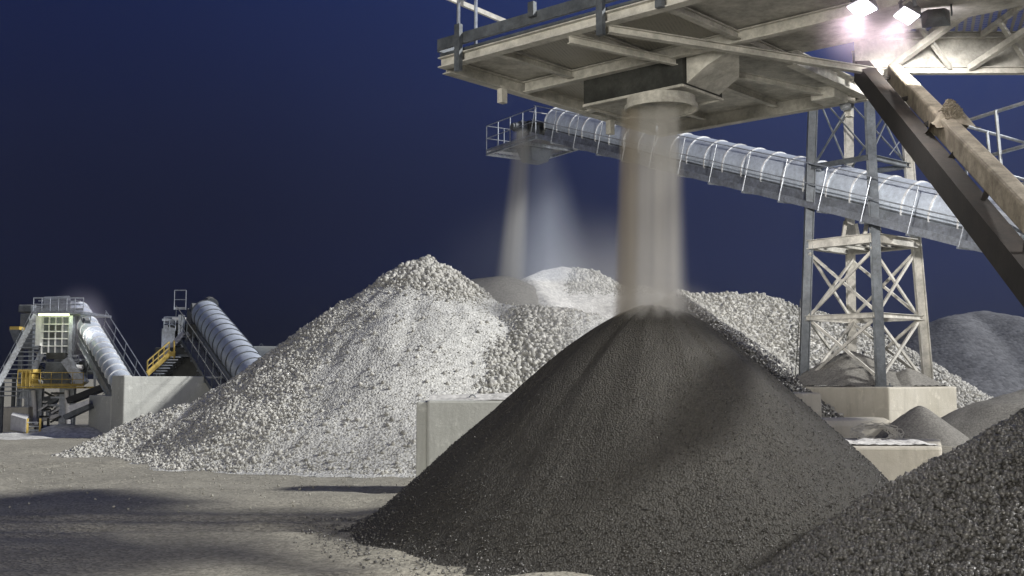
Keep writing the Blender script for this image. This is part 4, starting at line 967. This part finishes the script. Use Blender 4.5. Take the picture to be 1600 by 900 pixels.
vol_column('stone_stream', 'grey stream of stone falling from the head of the long conveyor far behind', STREAM2_TOP, Vector((P(795, 432, 43).x, pk.y, pk.z - 1.0)), .45, .75, m_volume('stone_stream', (.66, .65, .61), 2.2, taper=1 - .45 / .75, soft=.7, noise_sc=2, stretch=(1, 1, .1), nlow=.3))
vol_column('dust_veil', 'pale bluish dust veil hanging right of the far falling stream', P(842, 236, 42.6), P(855, 440, 42.4), 1.0, 2.3, m_volume('dust_veil', (.84, .9, 1.0), .36, taper=1 - 1.0 / 2.3, soft=1.0, noise_sc=1.5, stretch=(1, 1, .2)))
vol_cloud('dust_cloud', 'thin dust cloud drifting behind the dark heap, over the rock heap', P(935, 470, 24.5), (2.4, 2.0, 2.4), m_volume('dust_cloud', (.9, .89, .86), .26, 'cloud', noise_sc=1.2, stretch=(1, 1, 1)), 0)
vol_cloud('dust_cloud', 'soft puff of dust where the near stream lands on the peak of the dark heap', Vector((pa.x, pa.y, pa.z - .05)), (1.25, 1.0, .5), m_volume('dust_cloud_peak', (.9, .87, .80), 1.0, 'cloud', noise_sc=2, stretch=(1, 1, 1)), 0)
vol_cloud('dust_cloud', 'faint dust haze low over the mounds between the two streams', P(870, 440, 38), (5.5, 3, 3.6), m_volume('dust_cloud_far', (.8, .85, .92), .07, 'cloud', noise_sc=1.2, stretch=(1, 1, 1)), 0)
vol_cloud('dust_cloud', 'small cloud of dust glowing round the two floodlights under the gallery', P(1375, 22, 12.4), (1.0, .8, .8), m_volume('dust_cloud_lamp', (1, .82, .97), .22, 'cloud', noise_sc=1.2, stretch=(1, 1, 1), nlow=.6), 0)
vol_cloud('dust_cloud', 'pale dust glowing right of the lamp on the screening tower', P(125, 520, 43.5), (1.6, 1.2, 2.2), m_volume('dust_cloud_left', (.9, .85, .97), .7, 'cloud', noise_sc=1.2, stretch=(1, 1, 1)), 0)
# thin floodlit dust over the whole yard
hz = MB().box((0, 35, 12), (140, 130, 30)).build('haze', None)
mh = bpy.data.materials.new('haze'); mh.use_nodes = True; th = mh.node_tree; th.nodes.clear()
oh = node(th, 'ShaderNodeOutputMaterial'); vh = node(th, 'ShaderNodeVolumePrincipled'); th.links.new(vh.outputs[0], oh.inputs['Volume'])
vh.inputs['Color'].default_value = (.85, .88, .95, 1); vh.inputs['Density'].default_value = .00012; vh.inputs['Anisotropy'].default_value = .2
hz.data.materials.append(mh); prop(hz, 'thin floodlit dust haze in the night air over the yard', 'haze', kind='stuff')

floodlight(FL_PLANT[0], FL_PLANT[1], 'white floodlight added on the right side of the screening tower top', 70)  # lamp added to whiten the plant steelwork
MB().tube(FL_PLANT[0] + up * .2, P(118, 490, 42.6), .03, 6).build('extra_lamp_arm', M['galv'], bpy.data.objects['screening_plant'])
# lifting loops on the concrete walls
for o in [o for o in bpy.data.objects if o.get('category') == 'concrete wall']:
    bb = [Vector(v_) for v_ in o.data.vertices[:] and [v.co for v in o.data.vertices]]
    top = [v_ for v_ in bb if v_.z > 0.2]; c_ = sum(top, Vector()) / len(top); L_ = max((a_ - c_).length for a_ in top)
    ax = max(top, key=lambda v_: (v_ - c_).length) - c_; ax.z = 0; ax.normalize()
    if L_ < .8: continue
    for f in (-.55, .0, .55):
        q = c_ + ax * L_ * f; pts = [q + ax * (.07 * math.cos(R(a_))) + up * (.10 * math.sin(R(a_)) - .005) for a_ in range(0, 181, 30)]
        MB().path(pts, .012, 6).build('lifting_loop', M['grey_steel'], o)

# coarse stones rolled to the toe of the dark heap
n = 2600; an = RNG.uniform(math.pi * .95, math.pi * 2.05, n); rad = RNG.normal(4.6, .28, n); X = pa.x + np.cos(an) * rad; Y = pa.y + np.sin(an) * rad
stones('toe_stones', X, Y, np.maximum(hd.h(X, Y), .01), .015 + .05 * RNG.random(n) ** 3, M['stone_mid'], None)
prop(bpy.data.objects['toe_stones'], 'coarse dark stones rolled to the foot of the foreground grit heap', 'stones')
